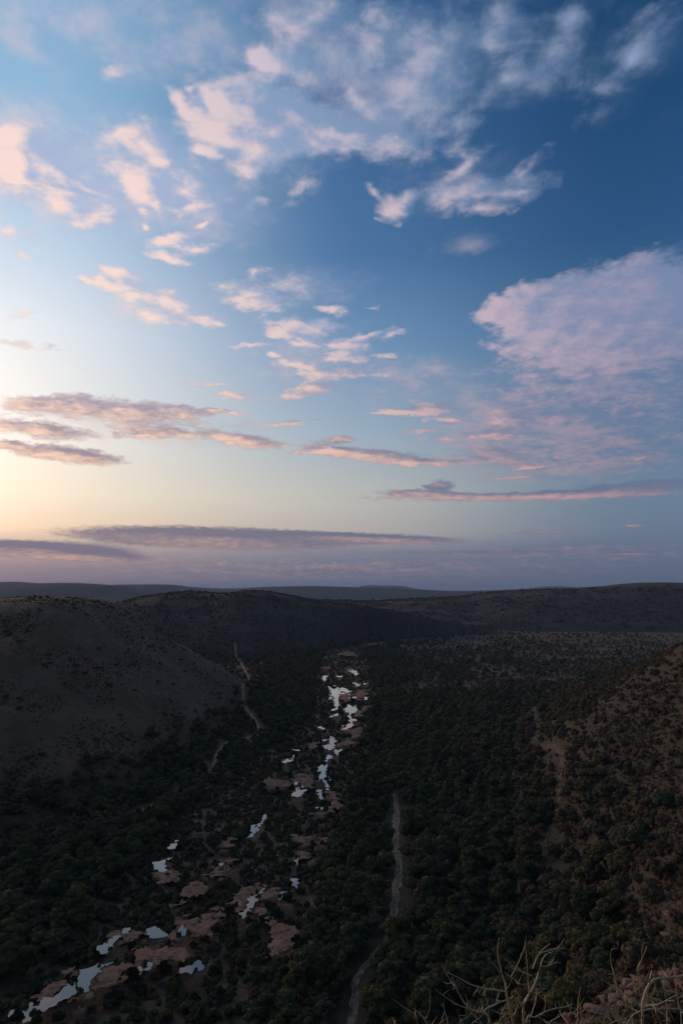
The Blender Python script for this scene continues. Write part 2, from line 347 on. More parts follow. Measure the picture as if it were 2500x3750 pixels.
world.cycles.sample_map_resolution = 512

# ------------------------------------------------------------------ the land

# places on the valley floor, metres east (x) and out along the valley (y)
POOLS = [
    [(4.3, 1006.6), (10.1, 1021.1), (16.1, 995.7), (19.8, 964.4), (22.2, 939.8), (21.1, 916.5), (16.4, 910.1), (15.0, 930.3), (15.9, 944.6), (10.6, 954.4), (6.0, 974.6)],
    [(-24.3, 911.9), (-18.9, 913.7), (-17.5, 901.2), (-19.5, 889.9), (-19.0, 864.9), (-21.0, 856.9), (-23.3, 877.3)],
    [(-8.6, 905.7), (0.5, 907.4), (-0.1, 889.9), (-4.5, 891.7)],
    [(-14.8, 811.8), (-9.9, 787.6), (-6.0, 787.6), (-5.1, 808.2), (-2.5, 781.0), (1.9, 802.6), (6.8, 787.6), (10.5, 769.3), (6.6, 761.7), (1.4, 774.5), (-3.4, 755.5), (-3.7, 726.0), (-2.2, 693.5), (-3.0, 663.9), (-5.7, 652.2), (-9.4, 650.9), (-5.5, 668.6), (-7.9, 698.7), (-8.7, 731.7), (-12.3, 755.5), (-11.8, 781.0)],
    [(-13.1, 723.2), (-12.6, 743.4), (-9.6, 726.0), (-10.3, 714.8)],
    [(12.0, 843.6), (20.4, 841.3), (20.3, 815.4), (17.6, 811.8), (16.5, 830.0)],
    [(26.4, 839.0), (28.9, 833.7), (27.7, 824.1)],
    [(24.3, 731.7), (27.8, 734.6), (26.9, 714.8), (23.9, 713.7)],
    [(1.6, 659.2), (5.8, 675.9), (7.2, 688.4), (9.2, 678.4), (11.6, 671.0), (14.0, 683.3), (14.1, 668.6), (16.3, 663.9), (13.5, 643.3), (9.5, 638.9), (7.4, 634.5), (8.4, 619.8), (10.2, 609.7), (8.8, 592.3), (6.7, 603.8), (5.7, 621.8), (7.1, 641.0), (3.2, 650.0)],
    [(-10.5, 621.8), (-7.1, 632.4), (-4.8, 638.9), (-3.2, 634.5), (-3.5, 621.8), (-6.3, 626.0), (-8.5, 617.7)],
    [(-1.6, 565.5), (1.4, 574.2), (4.3, 584.9), (8.0, 592.3), (9.5, 586.8), (7.1, 575.9), (2.8, 567.2)],
    [(-19.1, 579.5), (-17.3, 579.5), (-13.9, 572.4), (-14.5, 567.2), (-17.1, 572.4)],
    [(-9.3, 534.9), (-7.8, 541.1), (-6.0, 536.5), (-4.3, 527.4), (-1.9, 528.3), (-3.3, 521.6), (-5.8, 515.9), (-5.3, 503.5), (-7.4, 495.6), (-10.1, 495.6), (-13.7, 507.6), (-11.5, 513.1), (-9.3, 515.9), (-8.8, 526.0)],
    [(-5.6, 500.8), (-2.5, 494.3), (0.4, 500.8), (-1.6, 487.9), (-2.1, 478.0), (-4.2, 482.9)],
    [(-10.3, 461.7), (-10.1, 473.3), (-9.0, 482.9), (-7.2, 481.7), (-7.5, 470.9), (-8.9, 462.9)],
    [(-14.5, 450.8), (-13.5, 455.1), (-11.0, 454.0), (-9.4, 459.5), (-9.1, 444.4), (-10.0, 436.3), (-8.7, 428.4), (-8.5, 417.2), (-7.1, 408.3), (-6.5, 401.4), (-7.9, 399.7), (-9.5, 406.5), (-10.0, 415.4), (-11.9, 419.9), (-14.1, 420.9), (-14.5, 428.4), (-13.5, 436.3), (-14.8, 444.4)],
    [(-28.4, 389.2), (-26.4, 398.1), (-24.2, 401.4), (-20.5, 402.2), (-20.5, 396.4), (-22.4, 388.4), (-25.8, 388.4)],
    [(-28.0, 413.6), (-27.2, 417.2), (-24.3, 415.4), (-26.7, 409.1)],
    [(-26.2, 401.4), (-24.9, 405.7), (-21.7, 409.1), (-23.8, 403.9)],
    [(-14.0, 399.7), (-11.1, 401.4), (-10.8, 391.5), (-10.5, 385.3), (-11.3, 382.9), (-12.2, 390.0)],
    [(-38.2, 461.7), (-37.2, 470.9), (-34.3, 467.4), (-32.2, 482.9), (-31.7, 475.6), (-33.9, 465.1), (-36.9, 459.5)],
    [(-43.9, 323.0), (-42.7, 329.2), (-42.3, 336.0), (-43.5, 343.0), (-42.1, 343.7), (-40.8, 339.0), (-39.8, 348.3), (-39.0, 357.1), (-37.3, 361.6), (-37.4, 352.6), (-38.7, 342.0), (-40.3, 332.0), (-42.3, 326.3)],
    [(-35.7, 252.3), (-33.8, 255.6), (-33.6, 260.1), (-34.3, 266.7), (-31.3, 267.3), (-29.4, 274.2), (-29.6, 271.0), (-31.4, 266.1), (-31.0, 260.1), (-31.9, 256.7), (-31.9, 253.4), (-33.9, 249.1), (-34.9, 249.1)],
    [(-19.9, 280.2), (-19.0, 282.7), (-17.1, 281.6), (-16.9, 273.0), (-18.2, 276.2)],
    [(-23.0, 263.7), (-22.6, 268.5), (-21.5, 271.0), (-20.6, 270.4), (-21.6, 266.1), (-22.1, 262.5)],
    [(-78.0, 297.6), (-76.3, 299.1), (-73.6, 300.7), (-70.6, 306.3), (-71.9, 301.5), (-72.8, 297.6), (-70.7, 289.3), (-72.0, 288.6), (-73.9, 291.2), (-76.2, 290.8)],
    [(-76.1, 315.5), (-75.7, 319.1), (-74.0, 319.1), (-75.0, 324.5), (-73.2, 322.7), (-73.1, 313.8), (-74.3, 312.4)],
    [(-18.3, 294.5), (-18.9, 299.1), (-18.2, 303.0), (-17.6, 299.1)],
    [(-83.2, 192.2), (-84.7, 195.8), (-86.2, 200.3), (-85.4, 201.4), (-83.6, 199.3), (-82.4, 200.0), (-83.3, 203.5), (-82.1, 204.3), (-80.0, 203.5), (-78.9, 207.3), (-78.5, 210.8), (-76.9, 211.1), (-74.1, 205.8), (-75.7, 203.5), (-77.4, 202.5), (-78.4, 200.7), (-79.5, 198.2), (-81.7, 196.5), (-82.2, 193.8)],
    [(-74.9, 207.7), (-77.1, 215.2), (-78.3, 217.7), (-76.0, 218.5), (-73.9, 221.1), (-72.4, 220.2), (-71.6, 216.8), (-72.6, 214.4), (-72.4, 211.1), (-71.8, 207.3), (-73.0, 205.8)],
    [(-77.7, 231.2), (-75.5, 233.6), (-74.6, 237.1), (-72.7, 239.1), (-72.5, 243.3), (-70.0, 242.8), (-70.7, 237.6), (-73.3, 233.1), (-72.3, 229.3), (-74.5, 226.5), (-76.2, 228.3)],
    [(-60.7, 219.4), (-58.5, 221.5), (-56.0, 222.0), (-57.2, 218.5), (-58.0, 214.8), (-59.3, 215.2)],
    [(-48.1, 217.7), (-46.3, 220.2), (-43.9, 222.4), (-40.5, 222.0), (-38.8, 226.0), (-39.8, 221.1), (-41.5, 217.7), (-44.4, 216.0), (-47.6, 215.6)],
    [(-72.2, 220.4), (-69.6, 222.0), (-69.0, 220.7), (-70.9, 218.7)],
    [(-89.5, 194.5), (-89.2, 197.2), (-88.2, 198.2), (-87.8, 196.5), (-88.5, 194.2)],
]
SANDS = [
    [(-73.6, 205.0), (-71.6, 210.4), (-71.1, 215.2), (-67.4, 221.1), (-64.7, 218.5), (-66.4, 213.5), (-68.3, 207.3), (-70.0, 203.5), (-72.5, 203.2)],
    [(-55.9, 248.8), (-49.4, 248.8), (-44.5, 245.5), (-44.5, 240.1), (-48.8, 236.1), (-53.9, 238.1), (-55.4, 242.2)],
    [(-59.1, 272.1), (-55.5, 277.6), (-54.1, 270.8), (-55.3, 265.5), (-57.6, 268.1)],
    [(-85.6, 207.3), (-84.4, 209.6), (-81.2, 215.2), (-79.4, 215.2), (-78.7, 211.1), (-81.7, 206.5), (-82.2, 203.5)],
    [(-63.6, 227.4), (-56.5, 230.2), (-55.5, 224.7), (-59.2, 225.6), (-61.0, 222.0)],
    [(-75.3, 239.1), (-68.7, 241.2), (-66.0, 239.1), (-69.9, 235.1)],
    [(-52.8, 229.3), (-47.9, 227.4), (-48.0, 223.3), (-52.4, 225.6)],
    [(-63.5, 261.7), (-60.5, 265.5), (-57.8, 259.3), (-58.7, 255.7)],
    [(-72.3, 286.4), (-66.7, 286.4), (-67.1, 280.5), (-69.8, 279.1)],
    [(-49.1, 252.2), (-44.5, 256.9), (-42.7, 253.3), (-47.4, 249.3)],
    [(-38.0, 266.1), (-36.9, 277.5), (-32.8, 276.9), (-30.8, 274.2), (-34.4, 267.9), (-34.4, 260.1), (-36.3, 254.5), (-37.6, 256.7)],
    [(-23.0, 241.9), (-21.1, 248.0), (-16.4, 239.9), (-16.5, 234.2), (-19.6, 231.4), (-20.0, 225.3), (-21.8, 225.3), (-21.5, 236.0)],
    [(-31.7, 268.5), (-25.0, 273.0), (-23.9, 269.8), (-27.1, 266.1), (-31.3, 264.9)],
    [(-31.5, 257.8), (-25.8, 259.0), (-25.3, 253.9), (-28.7, 252.3)],
    [(-21.5, 328.2), (-16.9, 331.1), (-14.6, 326.3), (-18.4, 322.7)],
    [(-12.6, 326.3), (-5.8, 329.2), (-6.4, 322.7), (-11.0, 320.9)],
    [(-17.0, 308.7), (-13.8, 310.4), (-14.2, 303.8)],
    [(-7.1, 397.2), (-2.1, 391.7), (-1.6, 376.0), (-4.2, 359.3), (-7.3, 365.1), (-5.2, 381.1)],
    [(-14.7, 361.6), (-8.8, 366.3), (-8.6, 359.3)],
    [(-48.5, 299.1), (-45.7, 300.7), (-45.7, 293.0), (-47.7, 294.5)],
    [(-56.8, 320.9), (-49.4, 324.5), (-49.6, 317.3)],
    [(-57.1, 268.5), (-55.7, 277.5), (-54.6, 269.8), (-55.5, 266.1)],
    [(-27.6, 424.2), (-19.6, 424.2), (-19.1, 405.8), (-27.0, 408.8)],
    [(-45.4, 421.0), (-32.4, 424.2), (-32.1, 408.8), (-42.6, 411.8)],
    [(-54.2, 287.2), (-51.7, 293.0), (-49.2, 285.8), (-51.6, 283.0)],
    [(-73.1, 287.2), (-67.9, 290.1), (-66.5, 284.4), (-70.1, 280.2)],
    [(-29.2, 1012.1), (-17.9, 1014.4), (-17.3, 979.8), (-27.2, 985.0)],
    [(-28.8, 428.4), (-25.2, 434.3), (-20.2, 426.5), (-19.3, 417.2), (-19.5, 406.5), (-24.1, 417.2), (-28.0, 420.9)],
    [(6.2, 557.1), (10.6, 574.2), (15.3, 575.9), (14.4, 557.1), (14.3, 541.1), (7.9, 534.9), (5.3, 544.2)],
    [(-4.6, 520.2), (3.9, 534.9), (10.3, 523.1), (0.6, 511.7), (-5.1, 510.3)],
    [(13.2, 761.7), (20.6, 787.6), (27.4, 787.6), (28.6, 755.5), (19.5, 714.8), (14.4, 726.0)],
    [(0.9, 761.7), (10.4, 761.7), (10.8, 726.0), (5.2, 704.0), (0.4, 726.0)],
    [(14.1, 632.4), (17.0, 654.5), (25.9, 683.3), (24.9, 668.6), (16.8, 645.5), (15.4, 623.9)],
    [(-25.5, 514.5), (-18.5, 523.1), (-18.5, 506.2), (-23.8, 506.2)],
    [(-9.3, 1220.8), (9.3, 1254.2), (24.9, 1245.7), (23.3, 1166.4), (1.4, 1181.4)],
    [(45.9, 1408.8), (65.1, 1442.2), (94.8, 1482.0), (94.4, 1460.6), (67.4, 1415.3), (46.9, 1387.4)],
    [(-44.2, 422.7), (-39.0, 428.4), (-36.1, 424.6), (-37.0, 417.2), (-41.6, 417.2)],
    [(-6.3, 394.8), (-4.4, 398.1), (-2.4, 391.5), (-1.2, 379.2), (-3.2, 370.4), (-5.1, 374.7)],
]
RIVER_EAST_BANK = [(-31.9, 176.6), (-25.8, 197.8), (-14.6, 228.5), (-11.9, 262.5), (-7.2, 315.3), (1.4, 368.0), (3.5, 456.1), (17.0, 547.3), (32.3, 718.9), (37.9, 1016.2), (33.2, 1204.4), (48.0, 1355.4), (99.6, 1486.9)]
RIVER_WEST_BANK = [(-104.3, 187.6), (-99.5, 205.3), (-88.5, 235.3), (-85.1, 306.0), (-86.2, 368.0), (-66.3, 463.1), (-40.4, 547.3), (-25.6, 655.4), (-32.8, 982.2), (-29.7, 1256.2), (22.0, 1394.4), (89.8, 1518.0)]
TRACKS = [
    (4.4, [(30.4, 412.8), (28.7, 372.6), (25.7, 339.8), (24.7, 312.5), (23.2, 293.7), (20.3, 273.3), (18.4, 257.3), (16.0, 244.6), (11.8, 235.1), (7.0, 225.4), (4.0, 214.6), (2.5, 201.8), (1.9, 187.1)]),
    (3.6, [(-191.1, 1236.0), (-153.9, 1073.2), (-124.3, 924.9), (-111.1, 813.0), (-100.7, 718.5), (-84.1, 655.3), (-70.1, 597.7), (-68.2, 564.4), (-77.9, 549.5), (-86.6, 540.1), (-87.9, 505.3), (-84.5, 462.1)]),
    (4.5, [(-93.3, 417.3), (-97.7, 404.0), (-102.7, 386.1), (-108.6, 372.6)]),
    (3.0, [(190.8, 693.8), (150.9, 542.8), (135.7, 497.0), (134.7, 457.4), (129.8, 417.3), (115.0, 372.6), (101.1, 336.8), (87.8, 308.5)]),
]
BUSHES = [
    [(True, [(1.204, 4.888, 108.784, 0.0102), (1.153, 4.653, 109.087, 0.0092), (1.097, 4.422, 109.354, 0.0082), (1.065, 4.3, 109.546, 0.0075), (1.075, 4.294, 109.599, 0.007), (1.132, 4.339, 109.645, 0.006), (1.179, 4.384, 109.692, 0.0049), (1.196, 4.377, 109.758, 0.0038), (1.232, 4.425, 109.775, 0.0028), (1.304, 4.474, 109.785, 0.0017)]), (False, [(1.097, 4.29, 109.631, 0.0043), (1.064, 4.17, 109.805, 0.0031), (1.042, 4.108, 109.915, 0.0026), (1.022, 4.043, 110.043, 0.0015)]), (False, [(1.125, 4.331, 109.715, 0.0038), (1.049, 4.275, 109.77, 0.0032), (0.981, 4.164, 109.857, 0.0026), (0.916, 4.106, 109.927, 0.0015)]), (False, [(1.146, 4.38, 109.73, 0.0044), (1.182, 4.426, 109.763, 0.0039), (1.225, 4.476, 109.77, 0.0034), (1.323, 4.58, 109.74, 0.0029), (1.448, 4.685, 109.697, 0.0018)]), (False, [(1.358, 4.579, 109.747, 0.0023), (1.381, 4.576, 109.774, 0.0017), (1.407, 4.594, 109.798, 0.0014)]), (False, [(1.194, 4.424, 109.783, 0.0028), (1.192, 4.314, 109.871, 0.0022), (1.22, 4.257, 109.933, 0.0016)]), (False, [(0.965, 4.171, 109.794, 0.0026), (1.007, 4.162, 109.877, 0.0026), (1.043, 4.153, 109.96, 0.0021), (1.046, 4.148, 110.002, 0.0013)]), (False, [(1.185, 4.379, 109.741, 0.0027), (1.27, 4.485, 109.694, 0.0023), (1.33, 4.536, 109.685, 0.002), (1.381, 4.59, 109.654, 0.0014)]), (False, [(1.27, 4.484, 109.695, 0.002), (1.321, 4.533, 109.71, 0.0014)]), (True, [(1.165, 4.777, 108.879, 0.0094), (1.09, 4.537, 109.222, 0.009), (1.006, 4.309, 109.461, 0.008), (0.965, 4.192, 109.607, 0.0073), (0.932, 4.129, 109.72, 0.0067), (0.927, 4.123, 109.782, 0.0062), (0.894, 4.062, 109.871, 0.0046), (0.863, 4.002, 109.959, 0.0035), (0.857, 3.994, 110.029, 0.0025), (0.854, 3.934, 110.119, 0.0015)]), (False, [(0.927, 4.127, 109.741, 0.0052), (0.842, 4.019, 109.807, 0.0045), (0.762, 3.964, 109.848, 0.004), (0.674, 3.854, 109.93, 0.0029), (0.607, 3.798, 109.988, 0.0024), (0.538, 3.741, 110.047, 0.0014)]), (False, [(0.905, 4.061, 109.881, 0.0025), (0.981, 4.173, 109.784, 0.0026), (1.059, 4.284, 109.685, 0.0027)]), (True, [(0.987, 4.437, 109.223, 0.0071), (0.833, 4.094, 109.588, 0.0061), (0.792, 3.981, 109.701, 0.0055), (0.722, 3.925, 109.751, 0.0049), (0.664, 3.868, 109.811, 0.0039), (0.626, 3.862, 109.859, 0.0034), (0.588, 3.801, 109.955, 0.0024), (0.566, 3.743, 110.025, 0.0014)]), (False, [(0.588, 3.803, 109.943, 0.0019), (0.568, 3.852, 109.954, 0.0014), (0.544, 3.848, 109.991, 0.0012)]), (False, [(0.762, 3.978, 109.72, 0.004), (0.792, 4.03, 109.709, 0.0035), (0.843, 4.082, 109.694, 0.0036), (0.939, 4.186, 109.665, 0.0031), (0.993, 4.238, 109.653, 0.0026)]), (False, [(0.722, 3.924, 109.756, 0.0024), (0.598, 3.813, 109.851, 0.0019), (0.524, 3.755, 109.923, 0.0016), (0.465, 3.643, 110.017, 0.0011)]), (False, [(0.981, 4.184, 109.682, 0.0047), (1.059, 4.297, 109.567, 0.0048), (1.075, 4.303, 109.52, 0.0048)]), (True, [(1.108, 4.42, 109.376, 0.0044), (1.191, 4.52, 109.379, 0.0039), (1.274, 4.569, 109.387, 0.0034), (1.381, 4.62, 109.379, 0.0029), (1.489, 4.726, 109.336, 0.0018)]), (False, [(0.854, 4.073, 109.778, 0.002), (0.841, 4.07, 109.8, 0.0015), (0.836, 4.068, 109.821, 0.0013)]), (False, [(1.108, 4.288, 109.653, 0.0027), (1.174, 4.396, 109.583, 0.0022), (1.219, 4.448, 109.57, 0.0014)]), (False, [(0.884, 4.062, 109.871, 0.002), (0.826, 3.95, 109.976, 0.0015), (0.791, 3.893, 110.037, 0.001)]), (True, [(0.897, 4.207, 109.473, 0.0037), (0.928, 4.197, 109.566, 0.0026), (0.939, 4.193, 109.597, 0.0016)]), (True, [(1.006, 4.312, 109.44, 0.0032), (0.991, 4.195, 109.587, 0.0026), (1.01, 4.188, 109.649, 0.0018), (0.991, 4.128, 109.73, 0.001)]), (True, [(1.097, 4.314, 109.418, 0.0038), (1.108, 4.305, 109.504, 0.0032), (1.148, 4.349, 109.559, 0.0027), (1.171, 4.393, 109.616, 0.0016)])],
    [(True, [(1.713, 4.345, 109.142, 0.0096), (1.658, 4.11, 109.446, 0.0087), (1.624, 3.991, 109.612, 0.0079), (1.585, 3.874, 109.753, 0.0077), (1.585, 3.864, 109.839, 0.0082), (1.604, 3.857, 109.907, 0.0082), (1.633, 3.853, 109.943, 0.0072), (1.713, 3.959, 109.898, 0.0055), (1.831, 4.065, 109.846, 0.0046), (1.957, 4.17, 109.807, 0.0042), (2.077, 4.274, 109.78, 0.0032), (2.217, 4.379, 109.736, 0.0016)]), (False, [(1.628, 3.854, 109.937, 0.0048), (1.536, 3.744, 110.016, 0.0038), (1.513, 3.739, 110.058, 0.0033), (1.536, 3.734, 110.104, 0.0023), (1.542, 3.673, 110.205, 0.0014)]), (False, [(1.624, 3.852, 109.954, 0.0029), (1.676, 3.954, 109.937, 0.0025), (1.684, 3.95, 109.976, 0.0015)]), (False, [(1.518, 3.74, 110.05, 0.0019), (1.572, 3.79, 110.051, 0.0012)]), (False, [(1.572, 3.861, 109.868, 0.0024), (1.544, 3.802, 109.945, 0.0024), (1.516, 3.741, 110.039, 0.0023)]), (True, [(1.821, 4.112, 109.426, 0.0046), (1.763, 3.986, 109.651, 0.004), (1.71, 3.864, 109.839, 0.0029), (1.641, 3.746, 110.002, 0.0014)]), (True, [(1.942, 4.204, 109.504, 0.0042), (1.877, 4.084, 109.679, 0.0031), (1.861, 4.071, 109.79, 0.0025), (1.851, 4.055, 109.937, 0.0015)]), (True, [(1.392, 3.671, 109.769, 0.0041), (1.42, 3.663, 109.845, 0.0036), (1.456, 3.657, 109.892, 0.0036), (1.574, 3.762, 109.853, 0.0038), (1.715, 3.869, 109.798, 0.0034), (1.85, 3.977, 109.73, 0.003), (1.984, 4.087, 109.649, 0.002)]), (False, [(1.585, 3.874, 109.753, 0.0029), (1.42, 3.653, 109.934, 0.0027), (1.316, 3.545, 109.998, 0.0013)]), (False, [(1.59, 3.868, 109.811, 0.0029), (1.611, 3.759, 109.881, 0.0023), (1.644, 3.703, 109.934, 0.0018), (1.665, 3.647, 109.987, 0.0011)]), (False, [(1.599, 3.861, 109.868, 0.0029), (1.684, 3.97, 109.794, 0.0025), (1.757, 4.025, 109.749, 0.0015)]), (True, [(1.575, 3.986, 109.651, 0.004), (1.565, 3.977, 109.73, 0.0035), (1.525, 3.972, 109.779, 0.0035), (1.49, 3.964, 109.848, 0.003), (1.475, 3.956, 109.917, 0.0025), (1.441, 3.956, 109.922, 0.0015)]), (False, [(1.475, 3.956, 109.922, 0.002), (1.475, 4.001, 109.969, 0.0018), (1.48, 3.994, 110.029, 0.0015), (1.536, 4.046, 110.013, 0.0015), (1.534, 4.042, 110.053, 0.001)])],
    [(True, [(1.541, 5.208, 108.621, 0.0064), (1.526, 4.969, 108.958, 0.0049), (1.547, 4.848, 109.144, 0.0042), (1.553, 4.841, 109.209, 0.0036), (1.538, 4.777, 109.329, 0.003), (1.54, 4.713, 109.451, 0.0018)]), (True, [(1.52, 4.956, 109.08, 0.0031), (1.616, 5.056, 109.085, 0.0025), (1.715, 5.16, 109.055, 0.0016)]), (False, [(1.526, 4.954, 109.092, 0.0025), (1.505, 5.004, 109.098, 0.0025), (1.496, 5.053, 109.11, 0.0016)]), (True, [(1.446, 5.069, 108.967, 0.0038), (1.427, 5.063, 109.017, 0.0038), (1.515, 5.166, 109.004, 0.0032), (1.583, 5.216, 108.999, 0.0019)]), (True, [(1.6, 4.961, 109.031, 0.0037), (1.698, 5.062, 109.029, 0.0031), (1.648, 5.058, 109.067, 0.0025), (1.643, 5.047, 109.167, 0.0019)]), (True, [(1.862, 5.072, 108.942, 0.0038), (1.855, 5.061, 109.042, 0.0031), (1.818, 5.053, 109.114, 0.0019)]), (True, [(1.785, 5.183, 108.851, 0.0039), (1.875, 5.171, 108.953, 0.0032), (2.02, 5.275, 108.929, 0.0026), (2.098, 5.277, 108.903, 0.0016)]), (False, [(1.685, 5.052, 109.117, 0.0025), (1.748, 5.054, 109.098, 0.0025), (1.824, 5.056, 109.079, 0.0019)])],
    [(True, [(0.566, 4.34, 109.184, 0.0054), (0.537, 4.213, 109.421, 0.0042), (0.477, 4.093, 109.598, 0.0036), (0.436, 4.087, 109.649, 0.0025), (0.395, 4.03, 109.711, 0.0015)]), (False, [(0.472, 4.093, 109.598, 0.002), (0.467, 4.089, 109.628, 0.0018), (0.482, 4.089, 109.628, 0.001)]), (True, [(0.615, 4.22, 109.358, 0.0042), (0.594, 4.094, 109.588, 0.0031), (0.574, 4.086, 109.659, 0.002), (0.564, 4.08, 109.709, 0.0013)]), (True, [(0.548, 4.101, 109.527, 0.0025), (0.555, 4.093, 109.598, 0.002), (0.571, 4.087, 109.654, 0.0013)]), (True, [(0.65, 4.112, 109.426, 0.0036), (0.655, 4.095, 109.578, 0.0025), (0.668, 4.09, 109.618, 0.0013)]), (True, [(0.426, 4.095, 109.578, 0.0025), (0.411, 4.089, 109.628, 0.002), (0.406, 4.086, 109.659, 0.001)]), (True, [(0.304, 4.098, 109.547, 0.0025), (0.302, 4.2, 109.535, 0.0016), (0.291, 4.197, 109.566, 0.001)]), (True, [(0.711, 4.098, 109.547, 0.0025), (0.803, 4.202, 109.524, 0.0021), (0.74, 4.195, 109.587, 0.0013)])],
]


def _hash(ix, iy, seed):
    h = (ix * 374761393 + iy * 668265263 + seed * 974634777) & 0xFFFFFFFF
    h = ((h ^ (h >> 13)) * 1274126177) & 0xFFFFFFFF
    h = h ^ (h >> 16)
    return (h & 0xFFFFFF) / float(0xFFFFFF)
def vnoise(x, y, seed=0):
    ix = np.floor(x).astype(np.int64); iy = np.floor(y).astype(np.int64)
    fx = x - ix; fy = y - iy
    u = fx * fx * fx * (fx * (fx * 6 - 15) + 10); v = fy * fy * fy * (fy * (fy * 6 - 15) + 10)
    a = _hash(ix, iy, seed); b = _hash(ix + 1, iy, seed); c = _hash(ix, iy + 1, seed); d = _hash(ix + 1, iy + 1, seed)
    return (a + (b - a) * u) * (1 - v) + (c + (d - c) * u) * v
def fbm(x, y, scale, octv=4, seed=0, gain=0.5):
    x = np.asarray(x, float) / scale; y = np.asarray(y, float) / scale
    s = 0.0; a = 1.0; t = 0.0
    for i in range(octv):
        s = s + a * (vnoise(x, y, seed + i * 17) - 0.5); t += a
        x = x * 2.03 + 11.3; y = y * 2.03 - 7.1; a *= gain
    return s / t * 2.0          # about -1..1
def sstep(v, lo, hi):
    t = np.clip((v - lo) / (hi - lo), 0, 1)
    return t * t * (3 - 2 * t)

def seg_dist(x, y, pts, closed=False):
    """distance to a polyline"""
    P = list(pts) + ([pts[0]] if closed else [])
    best = np.full(np.shape(x), 1e18)
    for (x0, y0), (x1, y1) in zip(P[:-1], P[1:]):
        dx, dy = x1 - x0, y1 - y0
        L = dx * dx + dy * dy + 1e-9
        t = np.clip(((x - x0) * dx + (y - y0) * dy) / L, 0, 1)
        best = np.minimum(best, (x - x0 - t * dx) ** 2 + (y - y0 - t * dy) ** 2)
    return np.sqrt(best)
def inside(x, y, pts):
    r = np.zeros(np.shape(x), bool)
    n = len(pts)
    for i in range(n):
        x0, y0 = pts[i]; x1, y1 = pts[(i + 1) % n]
        if y0 == y1:
            continue
        c = ((y0 > y) != (y1 > y)) & (x < (x1 - x0) * (y - y0) / (y1 - y0) + x0)
        r ^= c
    return r

RIVER = RIVER_WEST_BANK + RIVER_EAST_BANK[::-1]
def river_in(x, y):
    """positive inside the river bed: metres to the bank"""
    d = seg_dist(x, y, RIVER, True)
    return np.where(inside(x, y, RIVER), d, -d)

LOOKOUT_FOOT = [(-700, -40), (-330, 40), (-150, 92), (-30, 135), (34, 190), (64, 262), (80, 330), (116, 480), (172, 650), (300, 860), (520, 1000), (900, 1080)]
LOOKOUT_POLY = LOOKOUT_FOOT + [(1500, 900), (1500, -1500), (-700, -1500)]
# crest lines: (x, z) seen along the valley at distance y0; foot lines: near edge y(x)
HILLS = [
    dict(name='hill', y0=650, back=260, amp=7.0, foot=[(-420, 190), (-300, 235), (-149, 318), (-112, 380), (-90, 481), (-85, 600), (-80, 700)],
         crest=[(-700, 108), (-500, 104), (-420, 101), (-318, 102), (-290, 103.5), (-258, 103), (-237, 99), (-222, 92), (-208, 82), (-188, 66), (-165, 54), (-139, 36), (-114, 18), (-98, 4), (-85, 0), (0, 0)],
         label='rounded brown hill of dry scrub west of the river'),
    dict(name='hill', y0=1600, back=700, amp=6.0, foot=[(-900, 1080), (-300, 1120), (-160, 1170), (-30, 1330), (60, 1560), (190, 1670), (320, 1760), (700, 1880)],
         crest=[(-1100, 40), (-760, 48), (-600, 58), (-530, 74), (-470, 90), (-420, 99), (-350, 105), (-268, 100), (-222, 106), (-185, 105), (-128, 96), (-64, 84), (30, 72), (120, 58), (200, 42), (300, 24), (380, 8), (450, 0), (900, 0)],
         label='dark hill with a broad double crest where the valley bends'),
    dict(name='hill', y0=2600, back=900, amp=8.0, foot=[(-900, 2000), (0, 1960), (260, 1880), (600, 1840), (1500, 1700)],
         crest=[(-1200, 50), (-500, 66), (-100, 70), (130, 66), (260, 74), (415, 82), (570, 100), (670, 108), (860, 114), (980, 120), (1130, 132), (1240, 135), (1300, 133), (1700, 128), (2200, 120)],
         label='long dark ridge closing the plain behind the valley floor'),
    dict(name='hill', y0=3700, back=1000, amp=8.0, foot=[(-3000, 2900), (3000, 2900)],
         crest=[(-3600, 120), (-2400, 138), (-1840, 134), (-1380, 140), (-1240, 128), (-1090, 98), (-950, 66), (-800, 30), (-600, 10), (-400, 0), (3000, 0)],
         label='blue hazy shoulder of hill falling towards the valley bend'),
    dict(name='hill', y0=5200, back=1500, amp=10.0, foot=[(-5000, 4200), (5000, 4200)],
         crest=[(-4200, 150), (-2600, 160), (-2450, 162), (-2260, 138), (-2060, 140), (-1900, 132), (-1700, 140), (-1500, 142), (-1300, 140), (-1130, 122), (-860, 112), (-510, 126), (-200, 130), (110, 122), (520, 105), (930, 92), (1340, 86), (1800, 84), (2600, 96), (3600, 130)],
         label='far blue ridge along the skyline'),
    dict(name='hill', y0=9500, back=2200, amp=10.0, foot=[(-6000, 8200), (6000, 8200)],
         crest=[(-6000, 70), (-300, 70), (60, 92), (160, 112), (310, 150), (580, 152), (870, 140), (1000, 112), (1200, 92), (2200, 92), (2620, 112), (2860, 140), (3060, 140), (3260, 108), (3600, 90), (6000, 90)],
         label='faint flat topped hills furthest off on the horizon'),
]
for h, k in zip(HILLS[3:], (1.68, 1.70, 1.58)):      # the far ranges stand well back
    h['crest'] = [(a * k, 112 + (z - 112) * k if z > 60 else z) for a, z in h['crest']]
    h['foot'] = [(a * k, y * k) for a, y in h['foot']]
    h['y0'] *= k; h['back'] *= k
